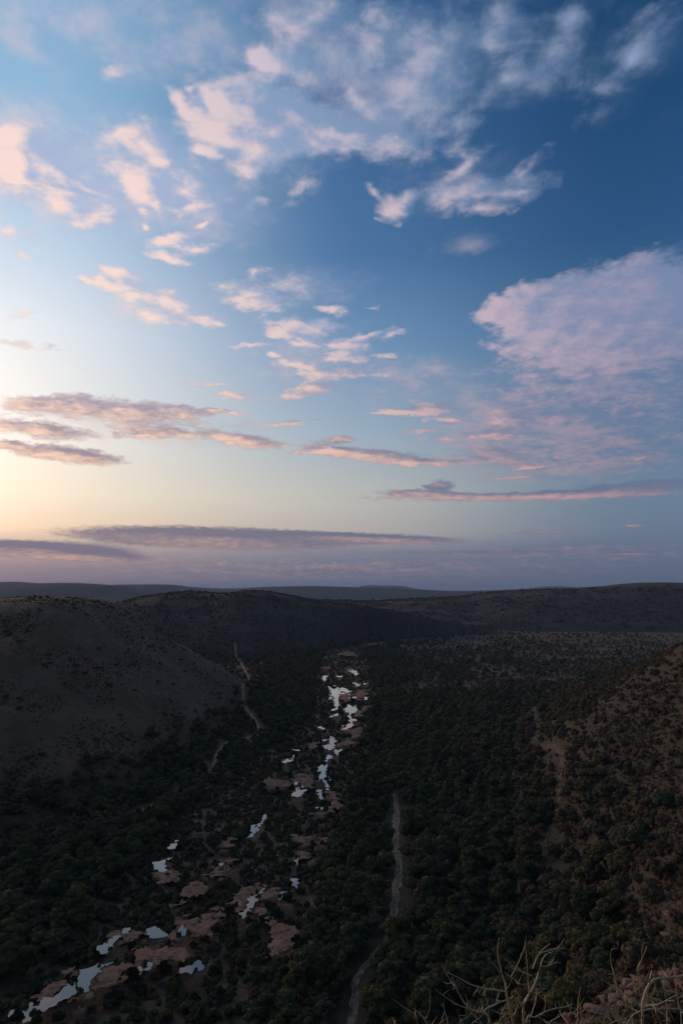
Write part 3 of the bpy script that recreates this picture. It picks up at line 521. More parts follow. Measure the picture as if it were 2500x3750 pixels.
def interp_smooth(x, pts):
    xs = np.array([p[0] for p in pts], float); zs = np.array([p[1] for p in pts], float)
    # monotone-ish cubic through the crest points
    m = np.gradient(zs, xs)
    i = np.clip(np.searchsorted(xs, x) - 1, 0, len(xs) - 2)
    h = xs[i + 1] - xs[i]; t = np.clip((x - xs[i]) / h, 0, 1)
    return ((2 * t**3 - 3 * t**2 + 1) * zs[i] + (t**3 - 2 * t**2 + t) * h * m[i] * 0.8 + (-2 * t**3 + 3 * t**2) * zs[i + 1] + (t**3 - t**2) * h * m[i + 1] * 0.8)

def terrain(x, y):
    """height and which piece of the setting it belongs to"""
    x = np.asarray(x, float); y = np.asarray(y, float)
    dist = np.hypot(x, y)
    base = 1.1 * fbm(x, y, 90.0, 4, 3) + 0.35 * fbm(x, y, 14.0, 3, 9)
    base = base * sstep(dist, 120, 260) + 0.0
    rv = river_in(x, y)
    base = base + 6.0 * fbm(x, y, 900.0, 3, 5) * sstep(dist, 1300, 2600) * sstep(-rv, 20, 260)
    bed = -1.2 + 0.06 * fbm(x, y, 5.0, 2, 31)
    k = sstep(rv, -9.0, 2.0)
    base = base * (1 - k) + bed * k
    z = base.copy(); which = np.where(rv > -3.0, 50, 0)
    for n, h in enumerate(HILLS):
        ys = np.interp(x, [p[0] for p in h['foot']], [p[1] for p in h['foot']])
        crest = np.maximum(interp_smooth(x, h['crest']), 0)
        t = np.clip((y - ys) / np.maximum(h['y0'] - ys, 30.0), 0, 1)
        rise = np.where(t < 1, np.sin(t * math.pi / 2) ** 1.25, 1.0) * sstep(t, -0.02, 0.12)
        fall = 1 - sstep(y, h['y0'] + 60, h['y0'] + h['back'])
        w = rise * fall
        s = h['y0'] / 650.0
        rough = h['amp'] * fbm(x, y, 85.0 * s ** 0.6, 5, 50 + n) + 0.35 * h['amp'] * fbm(x, y, 22.0 * s ** 0.6, 3, 80 + n)
        hz = crest * w + rough * sstep(crest * w, 2, 40) * (1 - 0.75 * sstep(t, 0.72, 0.98))
        hz = hz - 8.0 * (1 - sstep(crest * w, 0, 6))
        # smooth union with what is there already
        kk = 4.0 * s ** 0.5
        hh = np.clip(0.5 + 0.5 * (hz - z) / kk, 0, 1)
        which = np.where(hz > z + 0.2, n + 1, which)
        z = z * (1 - hh) + hz * hh + kk * hh * (1 - hh) * sstep(crest * w, 1, 8)
    d = seg_dist(x, y, LOOKOUT_FOOT)
    s = np.where(inside(x, y, LOOKOUT_POLY), d, 0.0)
    lz = 0.72 * s * sstep(s, -8, 45) * np.interp(y, [440, 540, 640, 900], [1.0, 0.76, 0.58, 0.5])
    lz = np.where(lz > 92, 92 + 46 * (1 - np.exp(-(lz - 92) / 46)), lz)
    lz = lz + (3.4 * fbm(x, y, 46.0, 5, 140) + 1.1 * fbm(x, y, 9.0, 4, 160)) * sstep(s, 6, 40)
    knoll = 110.35 - 0.45 * dist - 0.006 * dist * dist + 0.12 * fbm(x, y, 1.7, 3, 170)
    lz = np.where(s > 0, lz, -1e3)
    lz = np.maximum(lz, np.where(dist < 70, knoll, -1e3))
    near = lz > z
    which = np.where(near, 100, which)
    z = np.maximum(z, lz)
    return z, which

# --- a fan of rings: fine where the land is near, coarse where it is far
ANG = np.radians(np.concatenate([np.arange(-180, -42, 6.0), np.arange(-42, 42, 0.2), np.arange(42, 180.01, 6.0)]))
RAD = np.exp(np.arange(math.log(1.4), math.log(19000.0), 0.0165))
AA, RR = np.meshgrid(ANG, RAD)
GX = RR * np.sin(AA); GY = RR * np.cos(AA)
GZ, GW = terrain(GX, GY)
NR, NA = GX.shape
LR0 = math.log(1.4); LDR = 0.0165

def ground_z(x, y):
    """height of the built ground (not of the formula) below a point"""
    x = np.asarray(x, float); y = np.asarray(y, float)
    a = np.arctan2(x, y); r = np.maximum(np.hypot(x, y), 1.41)
    fi = np.clip((np.log(r) - LR0) / LDR, 0, NR - 1.001); i = fi.astype(int); u = fi - i
    j = np.clip(np.searchsorted(ANG, a) - 1, 0, NA - 2); v = np.clip((a - ANG[j]) / (ANG[j + 1] - ANG[j]), 0, 1)
    return (GZ[i, j] * (1 - u) + GZ[i + 1, j] * u) * (1 - v) + (GZ[i, j + 1] * (1 - u) + GZ[i + 1, j + 1] * u) * v
def ground_which(x, y):
    a = np.arctan2(x, y); r = np.maximum(np.hypot(x, y), 1.41)
    i = np.clip(np.rint((np.log(r) - LR0) / LDR), 0, NR - 1).astype(int)
    j = np.clip(np.searchsorted(ANG, a), 0, NA - 1)
    return GW[i, j]

# --- materials
def new_mat(name):
    m = bpy.data.materials.new(name); m.use_nodes = True
    t = m.node_tree; t.nodes.clear()
    b = NB(t)
    out = t.nodes.new('ShaderNodeOutputMaterial'); bs = t.nodes.new('ShaderNodeBsdfPrincipled')
    b.link(bs.outputs[0], out.inputs[0])
    bs.inputs['Specular IOR Level'].default_value = 0.15
    bs.inputs['Roughness'].default_value = 0.9
    return m, b, bs, out
def bump(b, bs, height, strength=0.5, dist=0.1):
    nd = b.n.new('ShaderNodeBump'); nd.inputs['Strength'].default_value = strength; nd.inputs['Distance'].default_value = dist
    b.link(height, nd.inputs['Height']); b.link(nd.outputs[0], bs.inputs['Normal'])
def geo_pos(b):
    return b.n.new('ShaderNodeNewGeometry').outputs['Position']

def warm(c):
    return (c[0] * 1.12, c[1] * 0.93, c[2] * 0.76, 1)
def ground_material(name, soil, soil2, grass, scale, far=False):
    soil, soil2, grass = warm(soil), warm(soil2), warm(grass)
    m, b, bs, out = new_mat(name)
    p = geo_pos(b)
    n1 = b.noise(p, 0.02 * scale, 6, 0.6); n2 = b.noise(p, 0.15 * scale, 5, 0.6); n3 = b.noise(p, 1.3 * scale, 4, 0.6)
    c = b.mix(b.ss(n2, 0.4, 0.62), soil, soil2)
    c = b.mix(b.m('MULTIPLY', b.ss(n1, 0.38, 0.6), b.ss(n3, 0.3, 0.6)), c, grass)
    b.link(c, bs.inputs['Base Color'])
    bump(b, bs, b.m('ADD', n2, b.m('MULTIPLY', n3, 0.5)), 0.8, 1.2 / scale)
    return m
M_VALLEY = ground_material('valley_soil', (0.125, 0.088, 0.064, 1), (0.18, 0.125, 0.092, 1), (0.105, 0.098, 0.052, 1), 1.0)
M_BED = ground_material('river_bed_gravel', (0.19, 0.125, 0.092, 1), (0.30, 0.20, 0.15, 1), (0.075, 0.062, 0.038, 1), 2.6)
M_SLOPE = ground_material('slope_soil', (0.054, 0.043, 0.034, 1), (0.088, 0.068, 0.053, 1), (0.064, 0.060, 0.036, 1), 2.2)
M_HILL = ground_material('dry_hill_ground', (0.125, 0.086, 0.064, 1), (0.175, 0.118, 0.088, 1), (0.085, 0.072, 0.042, 1), 1.1)
M_HILL_DARK = ground_material('bushy_hill_ground', (0.070, 0.052, 0.042, 1), (0.10, 0.072, 0.056, 1), (0.060, 0.054, 0.036, 1), 1.0)
M_FAR = ground_material('far_hill_bush', (0.045, 0.042, 0.036, 1), (0.060, 0.052, 0.042, 1), (0.034, 0.038, 0.026, 1), 0.25)

def link_mesh(name, verts, faces, mat, parent=None, smooth=False):
    me = bpy.data.meshes.new(name)
    me.from_pydata(verts, [], faces)
    if mat is not None:
        me.materials.append(mat)
    if smooth:
        me.polygons.foreach_set('use_smooth', np.ones(len(me.polygons), bool))
    o = bpy.data.objects.new(name, me); COL.objects.link(o)
    o.parent = parent
    return o
def quads_mesh(name, V, F, mat, smooth=True):
    """fast mesh from numpy arrays of vertices and quads"""
    me = bpy.data.meshes.new(name)
    me.vertices.add(len(V)); me.vertices.foreach_set('co', np.asarray(V, np.float32).ravel())
    k = F.shape[1]
    me.loops.add(F.size); me.loops.foreach_set('vertex_index', F.astype(np.int32).ravel())
    me.polygons.add(len(F)); me.polygons.foreach_set('loop_start', np.arange(0, F.size, k, dtype=np.int32))
    me.polygons.foreach_set('use_smooth', np.full(len(F), smooth))
    me.update(calc_edges=True)
    if mat is not None:
        me.materials.append(mat)
    return me
def tag(o, label=None, cat=None, group=None, kind=None):
    if label: o['label'] = label
    if cat: o['category'] = cat
    if group: o['group'] = group
    if kind: o['kind'] = kind
    return o

def build_ground():
    idx = np.arange(NR * NA).reshape(NR, NA)
    F = np.stack([idx[:-1, :-1], idx[1:, :-1], idx[1:, 1:], idx[:-1, 1:]], -1).reshape(-1, 4)[:, ::-1]
    w = np.maximum.reduce([GW[:-1, :-1], GW[1:, :-1], GW[1:, 1:], GW[:-1, 1:]]).reshape(-1)
    V = np.stack([GX, GY, GZ], -1).reshape(-1, 3)
    def piece(sel, name, mat, label):
        f = F[sel]
        used, inv = np.unique(f, return_inverse=True)
        me = quads_mesh(name, V[used], inv.reshape(f.shape), mat)
        o = bpy.data.objects.new(name, me); COL.objects.link(o)
        tag(o, label, kind='structure')
        return o
    piece(w == 0, 'ground', M_VALLEY, 'dark wooded valley floor on both sides of the river')
    piece(w == 50, 'river_bed', M_BED, 'brown gravel and rubble of the wide river bed')
    piece(w == 100, 'hillside', M_SLOPE, 'rocky scrub covered hillside rising east of the valley')
    for n, h in enumerate(HILLS):
        if (w == n + 1).any():
            piece(w == n + 1, h['name'], M_HILL if n == 0 else M_HILL_DARK if n < 3 else M_FAR, h['label'])
    # the little cap under the tripod
    ring = [tuple(V[idx[0, j]]) for j in range(NA - 1)]
    me = bpy.data.meshes.new('ground')
    me.from_pydata(ring + [(0, 0, float(GZ[0].mean()) + 0.05)], [], [((j + 1) % (NA - 1), j, NA - 1) for j in range(NA - 1)])
    me.materials.append(M_SLOPE)
    o = tag(bpy.data.objects.new('ground', me), 'bare earth of the lookout under the viewer', kind='structure')
    COL.objects.link(o)
build_ground()

# --- water, sand, tracks
from mathutils.geometry import tessellate_polygon
from mathutils import Vector, noise as mnoise
def spline(pts, step):
    """Catmull-Rom through points, resampled"""
    P = [np.array(p, float) for p in pts]
    P = [2 * P[0] - P[1]] + P + [2 * P[-1] - P[-2]]
    out = []
    for i in range(1, len(P) - 2):
        n = max(2, int(np.linalg.norm(P[i + 1][:2] - P[i][:2]) / step))
        for k in range(n):
            t = k / n
            out.append(0.5 * ((2 * P[i]) + (-P[i - 1] + P[i + 1]) * t + (2 * P[i - 1] - 5 * P[i] + 4 * P[i + 1] - P[i + 2]) * t * t + (-P[i - 1] + 3 * P[i] - 3 * P[i + 1] + P[i + 2]) * t ** 3))
    out.append(P[-2])
    return np.array(out)
def ragged(pts, seed, cell):
    """the outline cut into short steps and pushed in and out"""
    rnd = random.Random(seed)
    out = []
    n = len(pts)
    ph = rnd.uniform(0, 50)
    for i in range(n):
        x0, y0 = pts[i]; x1, y1 = pts[(i + 1) % n]
        L = math.hypot(x1 - x0, y1 - y0); k = max(1, int(L / cell))
        nx, ny = -(y1 - y0) / (L + 1e-6), (x1 - x0) / (L + 1e-6)
        for j in range(k):
            t = j / k
            a = cell * (rnd.uniform(-0.6, 0.6) + 1.5 * mnoise.noise((x0 * 0.3 + t * L * 0.35, y0 * 0.3 + i, seed)))
            out.append((x0 + (x1 - x0) * t + nx * a, y0 + (y1 - y0) * t + ny * a))
    return out

def small_pools():
    rnd = random.Random(77); out = []
    mids = [((a[0] + b[0]) / 2, (a[1] + b[1]) / 2) for a, b in zip(RIVER_WEST_BANK[:9], RIVER_EAST_BANK[:9])]
    C = spline([RIVER_WEST_BANK[0]] + mids, 12.0)
    for k in range(16):
        c = C[rnd.randrange(len(C))]; x = c[0] + rnd.gauss(0, 13); y = c[1] + rnd.gauss(0, 8)
        if river_in(np.array([x]), np.array([y]))[0] < 4 or y < 170:
            continue
        r = rnd.uniform(0.8, 2.2) * (1 + y / 700); a0 = rnd.uniform(0, 3.1); e = rnd.uniform(1.2, 2.8)
        out.append([(x + r * math.cos(t) * math.cos(a0) * e - r * math.sin(t) * math.sin(a0), y + r * math.cos(t) * math.sin(a0) * e + r * math.sin(t) * math.cos(a0)) for t in [i * math.pi / 4 for i in range(8)]])
    return out
def water_material():
    m, b, bs, out = new_mat('river_water')
    bs.inputs['Base Color'].default_value = (0.07, 0.07, 0.068, 1)
    bs.inputs['Roughness'].default_value = 0.06
    bs.inputs['IOR'].default_value = 1.33
    bs.inputs['Specular IOR Level'].default_value = 0.5
    bs.inputs['Coat Weight'].default_value = 0.75
    bs.inputs['Coat IOR'].default_value = 1.5
    bs.inputs['Coat Roughness'].default_value = 0.04
    p = geo_pos(b)
    bump(b, bs, b.noise(p, 1.4, 3, 0.5), 0.10, 0.02)
    return m
M_WATER = water_material()
POOLS += small_pools()
def sand_material(name, a, c, d):
    a, c, d = warm(a), warm(c), warm(d)
    m, b, bs, out = new_mat(name)
    p = geo_pos(b)
    n1 = b.noise(p, 0.12, 5, 0.6); n2 = b.noise(p, 0.45, 6, 0.65); n3 = b.noise(p, 6.0, 3, 0.6)
    col = b.mix(b.ss(n1, 0.38, 0.62), a, c)
    col = b.mix(b.m('MULTIPLY', b.ss(n2, 0.46, 0.6), 0.85), col, d)
    b.link(col, bs.inputs['Base Color'])
    bump(b, bs, b.m('ADD', n2, b.m('MULTIPLY', n3, 0.3)), 0.9, 0.5)
    return m
M_SAND = sand_material('river_sand', (0.36, 0.23, 0.165, 1), (0.31, 0.18, 0.13, 1), (0.11, 0.075, 0.055, 1))
def track_material(name, a, c, d):
    m = sand_material(name, a, c, d)
    b = NB(m.node_tree)
    bs = [n for n in b.n if n.type == 'BSDF_PRINCIPLED'][0]
    src = bs.inputs['Base Color'].links[0].from_socket
    at = b.n.new('ShaderNodeAttribute'); at.attribute_name = 'across'
    u = b.m('ABSOLUTE', at.outputs['Fac'])
    n = b.noise(geo_pos(b), 0.55, 4, 0.65)
    mid = b.m('MULTIPLY', b.m('SUBTRACT', 1.0, b.ss(u, 0.04, 0.17)), b.ss(n, 0.46, 0.62))     # grass left between the wheel ruts
    side = b.ss(b.m('ADD', u, b.m('MULTIPLY', b.m('SUBTRACT', n, 0.5), 0.5)), 0.40, 0.52)       # grass creeping in at the verges
    grass = b.m('MAXIMUM', mid, side)
    b.link(b.mix(grass, src, (0.075, 0.062, 0.034, 1)), bs.inputs['Base Color'])
    return m
M_TRACK = track_material('track_dirt', (0.52, 0.36, 0.255, 1), (0.44, 0.29, 0.20, 1), (0.26, 0.175, 0.12, 1))

def build_water():
    for n, pts in enumerate(POOLS):
        cy_ = sum(p[1] for p in pts) / len(pts)
        cell = max(0.7, cy_ / 330.0)
        P = ragged(pts, 40 + n, cell)
        tri = tessellate_polygon([[Vector((x, y, 0)) for x, y in P]])
        o = link_mesh('water', [(x, y, -1.06 + 0.003 * (n % 5)) for x, y in P], [tuple(t) for t in tri], M_WATER)
        if o.data.polygons[0].normal.z < 0:
            o.data.flip_normals()
        tag(o, 'still pool of river water mirroring the evening sky', kind='structure')
build_water()

def build_sand():
    for n, pts in enumerate(SANDS):
        xs = [p[0] for p in pts]; ys = [p[1] for p in pts]
        cy_ = sum(ys) / len(ys); cell = max(0.5, cy_ / 520.0)
        gx, gy = np.meshgrid(np.arange(min(xs) - 4, max(xs) + 4, cell), np.arange(min(ys) - 6, max(ys) + 6, cell * 1.6))
        d = seg_dist(gx, gy, pts, True); sd = np.where(inside(gx, gy, pts), d, -d)
        q = (cell / 0.7) ** 0.5
        sd = sd + 8.5 * q * fbm(gx, gy, 6.0 * q, 5, 300 + n, 0.66) + 0.2 * q
        z = -1.25 + np.clip(sd, -2, 9) * 0.085 + 0.10 * fbm(gx, gy, 3.0, 3, 400 + n)
        g = ground_z(gx, gy)
        z = np.where(river_in(gx, gy) > 0, z, g + np.clip(sd, -2, 3) * 0.06)
        keep = sd > -1.2
        nx = gx.shape[1]
        idx = np.arange(gx.size).reshape(gx.shape)
        F = np.stack([idx[:-1, :-1], idx[:-1, 1:], idx[1:, 1:], idx[1:, :-1]], -1).reshape(-1, 4)
        kk = (keep[:-1, :-1] & keep[:-1, 1:] & keep[1:, 1:] & keep[1:, :-1]).reshape(-1)
        F = F[kk]
        if not len(F):
            continue
        used, inv = np.unique(F, return_inverse=True)
        V = np.stack([gx, gy, z], -1).reshape(-1, 3)[used]
        o = bpy.data.objects.new('sandbank', quads_mesh('sandbank', V, inv.reshape(F.shape), M_SAND)); COL.objects.link(o)
        tag(o, 'low bank of pinkish sand in the river bed', kind='structure')
build_sand()

TRACK_LABELS = ['pale two wheel dirt track winding through the trees east of the river', 'winding pale dirt track along the foot of the brown hill',
                'short pale stretch of dirt track below the hill foot', 'narrow dirt path at the foot of the rocky hillside']
M_PATH = track_material('faint_path_dirt', (0.17, 0.115, 0.08, 1), (0.13, 0.09, 0.064, 1), (0.09, 0.066, 0.046, 1))
def build_tracks():
    for n, (w, pts) in enumerate(TRACKS):
        C = spline(pts, 2.0)
        T = np.gradient(C, axis=0); T /= np.linalg.norm(T, axis=1)[:, None] + 1e-9
        N = np.stack([-T[:, 1], T[:, 0]], 1)
        K = 9
        V = []; 
        u = np.linspace(-0.5, 0.5, K)
        ww = w * np.interp(C[:, 1], [170, 230, 300, 420], [0.66, 0.66, 0.85, 0.9]) * (1 + 0.22 * fbm(C[:, 0], C[:, 1], 14, 3, 500 + n))
        X = C[:, 0][:, None] + N[:, 0][:, None] * u[None] * ww[:, None]
        Y = C[:, 1][:, None] + N[:, 1][:, None] * u[None] * ww[:, None]
        taper = np.minimum(1, np.minimum(np.arange(len(C)), np.arange(len(C))[::-1]) / 9.0 + 0.12)
        X = C[:, 0][:, None] + (X - C[:, 0][:, None]) * taper[:, None]; Y = C[:, 1][:, None] + (Y - C[:, 1][:, None]) * taper[:, None]
        edge = np.abs(u)[None] > 0.36
        X = X + np.where(edge, 1.5 * fbm(X, Y, 4.0, 3, 510), 0)
        Z = ground_z(X, Y) + 0.16 - 0.10 * np.exp(-((np.abs(u)[None] - 0.24) / 0.09) ** 2) + np.where(np.abs(u)[None] > 0.49, -0.3, 0)
        idx = np.arange(X.size).reshape(X.shape)
        F = np.stack([idx[:-1, :-1], idx[:-1, 1:], idx[1:, 1:], idx[1:, :-1]], -1).reshape(-1, 4)
        me = quads_mesh('dirt_track', np.stack([X, Y, Z], -1).reshape(-1, 3), F, M_PATH if n == 3 else M_TRACK)
        at = me.attributes.new('across', 'FLOAT', 'POINT'); at.data.foreach_set('value', np.tile(u, len(C)).astype(np.float32))
        o = bpy.data.objects.new('dirt_track', me); COL.objects.link(o)
        if o.data.polygons[0].normal.z < 0:
            o.data.flip_normals()
        tag(o, TRACK_LABELS[n], kind='structure')
build_tracks()

# --- the evening air
def build_haze():
    zlo = float(GZ.min()) - 1.5; zhi = float(GZ.max()) + 8.0
    s = 20000.0
    v = [(-s, -s, zlo), (s, -s, zlo), (s, s, zlo), (-s, s, zlo), (-s, -s, zhi), (s, -s, zhi), (s, s, zhi), (-s, s, zhi)]
    f = [(0, 3, 2, 1), (4, 5, 6, 7), (0, 1, 5, 4), (1, 2, 6, 5), (2, 3, 7, 6), (3, 0, 4, 7)]
    m = bpy.data.materials.new('evening_haze'); m.use_nodes = True
    t = m.node_tree; t.nodes.clear()
    out = t.nodes.new('ShaderNodeOutputMaterial'); vol = t.nodes.new('ShaderNodeVolumePrincipled')
    vol.inputs['Color'].default_value = (0.50, 0.70, 0.97, 1)
    vol.inputs['Density'].default_value = HAZE_DENSITY
    vol.inputs['Anisotropy'].default_value = 0.0
    t.links.new(vol.outputs[0], out.inputs['Volume'])
    o = link_mesh('haze', v, f, m)
    tag(o, 'thin blue evening haze over the whole valley', kind='stuff')
HAZE_DENSITY = 3.6e-5
build_haze()

# ------------------------------------------------------------------ trees and shrubs
def tube(pts, radii, sides=6):
    V = []; F = []
    P = [np.array(p, float) for p in pts]
    up = np.array([0.31, 0.17, 0.93])
    for i, p in enumerate(P):
        t = P[min(i + 1, len(P) - 1)] - P[max(i - 1, 0)]
        t = t / (np.linalg.norm(t) + 1e-9)
        a = np.cross(t, up); 
        if np.linalg.norm(a) < 0.05: a = np.cross(t, np.array([1.0, 0, 0]))
        a /= np.linalg.norm(a); c = np.cross(t, a)
        for k in range(sides):
            an = 2 * math.pi * k / sides
            V.append(p + radii[i] * (math.cos(an) * a + math.sin(an) * c))
    for i in range(len(P) - 1):
        for k in range(sides):
            k2 = (k + 1) % sides
            F.append((i * sides + k, i * sides + k2, (i + 1) * sides + k2, (i + 1) * sides + k))
    return V, F

_ico = bmesh.new(); bmesh.ops.create_icosphere(_ico, subdivisions=2, radius=1.0)
ICO_V = np.array([v.co[:] for v in _ico.verts]); ICO_F = np.array([[v.index for v in f.verts] for f in _ico.faces]); _ico.free()

def leaf_quads(rng, centres, radii, n, size, squash=0.8):
    """leaf sprays scattered through the outer shell of several clumps"""
    k = rng.choice(len(centres), n, p=radii ** 2 / (radii ** 2).sum())
    d = rng.normal(size=(n, 3)); d /= np.linalg.norm(d, axis=1)[:, None]
    d[:, 2] = np.where(d[:, 2] < -0.3, -d[:, 2], d[:, 2])
    r = radii[k] * (0.80 + 0.32 * rng.random(n))
    c = centres[k] + d * r[:, None] * np.array([1, 1, squash])
    nrm = d + 0.45 * rng.normal(size=(n, 3)); nrm /= np.linalg.norm(nrm, axis=1)[:, None]
    t = np.cross(nrm, rng.normal(size=(n, 3))); t /= np.linalg.norm(t, axis=1)[:, None]
    bt = np.cross(nrm, t)
    s = size * (0.5 + rng.random(n))[:, None]
    asp = (0.45 + 0.5 * rng.random(n))[:, None]
    V = np.stack([c - t * s, c + bt * s * asp, c + t * s, c - bt * s * asp], 1).reshape(-1, 3)
    return V, np.arange(4 * n).reshape(n, 4)

def crown_mesh(name, seed, rx, ry, z0, z1, clumps, leaves, leaf, mat, flat=0.0, core=0.92):
    rng = np.random.default_rng(seed)
    a = rng.random(clumps) * 2 * math.pi; q = np.sqrt(rng.random(clumps)) * 0.72
    h = rng.random(clumps)
    hz = (1 - q * q * (1 - flat)) * (0.35 + 0.65 * h)
    C = np.stack([np.cos(a) * q * rx, np.sin(a) * q * ry, z0 + (z1 - z0) * hz], 1)
    rr = (0.24 + 0.20 * rng.random(clumps)) * min(rx, ry) * (1.15 if flat < 0.5 else 0.9)
    C[:, 2] -= rr * 0.7
    V, F = leaf_quads(rng, C, rr, leaves, leaf, 0.75)
    Vs = [V]; Fs = [F]; off = len(V)
    # the dense twigs and leaves inside every clump
    T = []; 
    if core > 0:
        for c, r in zip(C, rr):
            jig = 1 + 0.22 * rng.normal(size=len(ICO_V))
            v = c + ICO_V * (r * core * jig)[:, None] * np.array([1, 1, 0.72])
            f = np.concatenate([ICO_F, ICO_F[:, 2:3]], 1) + off
            T.append((v, ICO_F + off)); off += len(v)
    me = bpy.data.meshes.new(name)
    allV = np.concatenate([V] + [t[0] for t in T]) if T else V
    tri = np.concatenate([t[1] for t in T]) if T else np.zeros((0, 3), int)
    me.vertices.add(len(allV)); me.vertices.foreach_set('co', allV.astype(np.float32).ravel())
    nl = F.size + tri.size
    me.loops.add(nl); me.loops.foreach_set('vertex_index', np.concatenate([F.ravel(), tri.ravel()]).astype(np.int32))
    me.polygons.add(len(F) + len(tri))
    me.polygons.foreach_set('loop_start', np.concatenate([np.arange(0, F.size, 4), F.size + np.arange(0, tri.size, 3)]).astype(np.int32))
    me.update(calc_edges=True)
    me.materials.append(mat)
    return me

def trunk_mesh(name, seed, h, spread, r, mat, stems=1):
    rnd = random.Random(seed)
    V = []; F = []
    def add(p, q, sides=6):
        v, f = tube(p, q, sides); o = len(V)
        V.extend(v); F.extend([tuple(i + o for i in ff) for ff in f])
    for s in range(stems):
        a0 = rnd.uniform(0, 6.28); lean = (0.05 if stems == 1 else 0.25) * h
        fork = (math.cos(a0) * lean, math.sin(a0) * lean, h * rnd.uniform(0.38, 0.5))
        add([(0, 0, -0.8), (fork[0] * 0.3, fork[1] * 0.3, fork[2] * 0.5), fork], [r * 1.35, r, r * 0.8], 7)
        for k in range(5 if stems == 1 else 3):
            a = a0 + k * 2 * math.pi / 5 + rnd.uniform(-.4, .4); q = spread * rnd.uniform(0.45, 0.75)
            e = (fork[0] + math.cos(a) * q, fork[1] + math.sin(a) * q, h * rnd.uniform(0.7, 0.92))
            mid = ((fork[0] + e[0]) / 2 + rnd.uniform(-.2, .2), (fork[1] + e[1]) / 2 + rnd.uniform(-.2, .2), (fork[2] + e[2]) / 2 - 0.05 * h)
            add([fork, mid, e], [r * 0.6, r * 0.4, r * 0.15], 5)
    me = bpy.data.meshes.new(name); me.from_pydata([tuple(v) for v in V], [], F)
    me.polygons.foreach_set('use_smooth', np.ones(len(F), bool)); me.materials.append(mat)
    return me

def foliage_material(name, cols, translucent=0.2):
    m, b, bs, out = new_mat(name)
    cols = [warm(c)[:3] for c in cols]
    oi = b.n.new('ShaderNodeObjectInfo')
    tc = b.n.new('ShaderNodeTexCoord')
    c = b.ramp(oi.outputs['Random'], [(i / (len(cols) - 1), (*q, 1)) for i, q in enumerate(cols)])
    n = b.noise(tc.outputs['Object'], 1.1, 3, 0.6)
    c = b.mix(b.lin(n, 0.3, 0.7), b.mix(0.2, c, (0, 0, 0, 1)), b.mix(0.2, c, (0.18, 0.16, 0.07, 1)))
    b.link(c, bs.inputs['Base Color'])
    tr = b.n.new('ShaderNodeBsdfTranslucent'); b.link(c, tr.inputs[0])
    mx = b.n.new('ShaderNodeMixShader'); mx.inputs[0].default_value = translucent
    b.link(bs.outputs[0], mx.inputs[1]); b.link(tr.outputs[0], mx.inputs[2]); b.link(mx.outputs[0], out.inputs[0])
    return m
M_LEAF_RIVER = foliage_material('riverside_leaves', [(0.058, 0.078, 0.034), (0.095, 0.112, 0.044), (0.150, 0.140, 0.056), (0.080, 0.112, 0.062), (0.050, 0.064, 0.034), (0.120, 0.132, 0.060)])
M_LEAF_BUSH = foliage_material('bushveld_leaves', [(0.085, 0.092, 0.046), (0.15, 0.13, 0.060), (0.155, 0.120, 0.076), (0.105, 0.122, 0.082), (0.19, 0.16, 0.05)])
M_LEAF_DRY = foliage_material('dry_twigs', [(0.15, 0.108, 0.084), (0.20, 0.140, 0.102), (0.22, 0.16, 0.115), (0.15, 0.122, 0.11)], 0.1)
M_LEAF_SCRUB = foliage_material('hill_scrub_leaves', [(0.125, 0.096, 0.056), (0.16, 0.112, 0.070), (0.145, 0.125, 0.052), (0.120, 0.094, 0.068), (0.18, 0.138, 0.07)])
def bark_material(name, a, c):
    m, b, bs, out = new_mat(name)
    tc = b.n.new('ShaderNodeTexCoord')
    n = b.noise(tc.outputs['Object'], 6.0, 4, 0.6)
    b.link(b.mix(b.ss(n, 0.35, 0.65), a, c), bs.inputs['Base Color'])
    return m
M_BARK = bark_material('bark', (0.075, 0.058, 0.046, 1), (0.13, 0.105, 0.085, 1))

KINDS = {}
def kind(key, n, mk_crown, mk_trunk, far_crown, h, r):
    KINDS[key] = dict(crowns=[mk_crown(i) for i in range(n)], trunks=[mk_trunk(i) for i in range(n)], far=[far_crown(i) for i in range(3)], h=h, r=r)
kind('tall', 5, lambda i: crown_mesh('crown', 10 + i, 4.6, 4.3, 2.6, 10.0, 17, 1500, 0.42, M_LEAF_RIVER),
     lambda i: trunk_mesh('trunk', 20 + i, 9.0, 4.0, 0.30, M_BARK),
     lambda i: crown_mesh('riverside_tree_mass', 30 + i, 4.6, 4.3, 1.2, 9.6, 15, 520, 0.62, M_LEAF_RIVER), 10.0, 4.5)
kind('flat', 4, lambda i: crown_mesh('crown', 40 + i, 4.4, 4.0, 3.0, 6.4, 15, 1200, 0.36, M_LEAF_BUSH, 0.75),
     lambda i: trunk_mesh('trunk', 50 + i, 6.0, 4.0, 0.20, M_BARK),
     lambda i: crown_mesh('bushveld_tree_mass', 60 + i, 4.2, 3.9, 1.5, 6.2, 13, 460, 0.55, M_LEAF_BUSH, 0.6), 6.4, 4.2)
kind('bare', 3, lambda i: crown_mesh('crown', 70 + i, 3.2, 3.0, 1.6, 5.4, 13, 1000, 0.30, M_LEAF_DRY, 0.3, 0.5),
     lambda i: trunk_mesh('trunk', 80 + i, 5.2, 2.8, 0.16, M_BARK, 2),
     lambda i: crown_mesh('leafless_tree_mass', 90 + i, 3.2, 3.0, 0.8, 5.2, 12, 420, 0.45, M_LEAF_DRY, 0.3, 0.6), 5.4, 3.1)
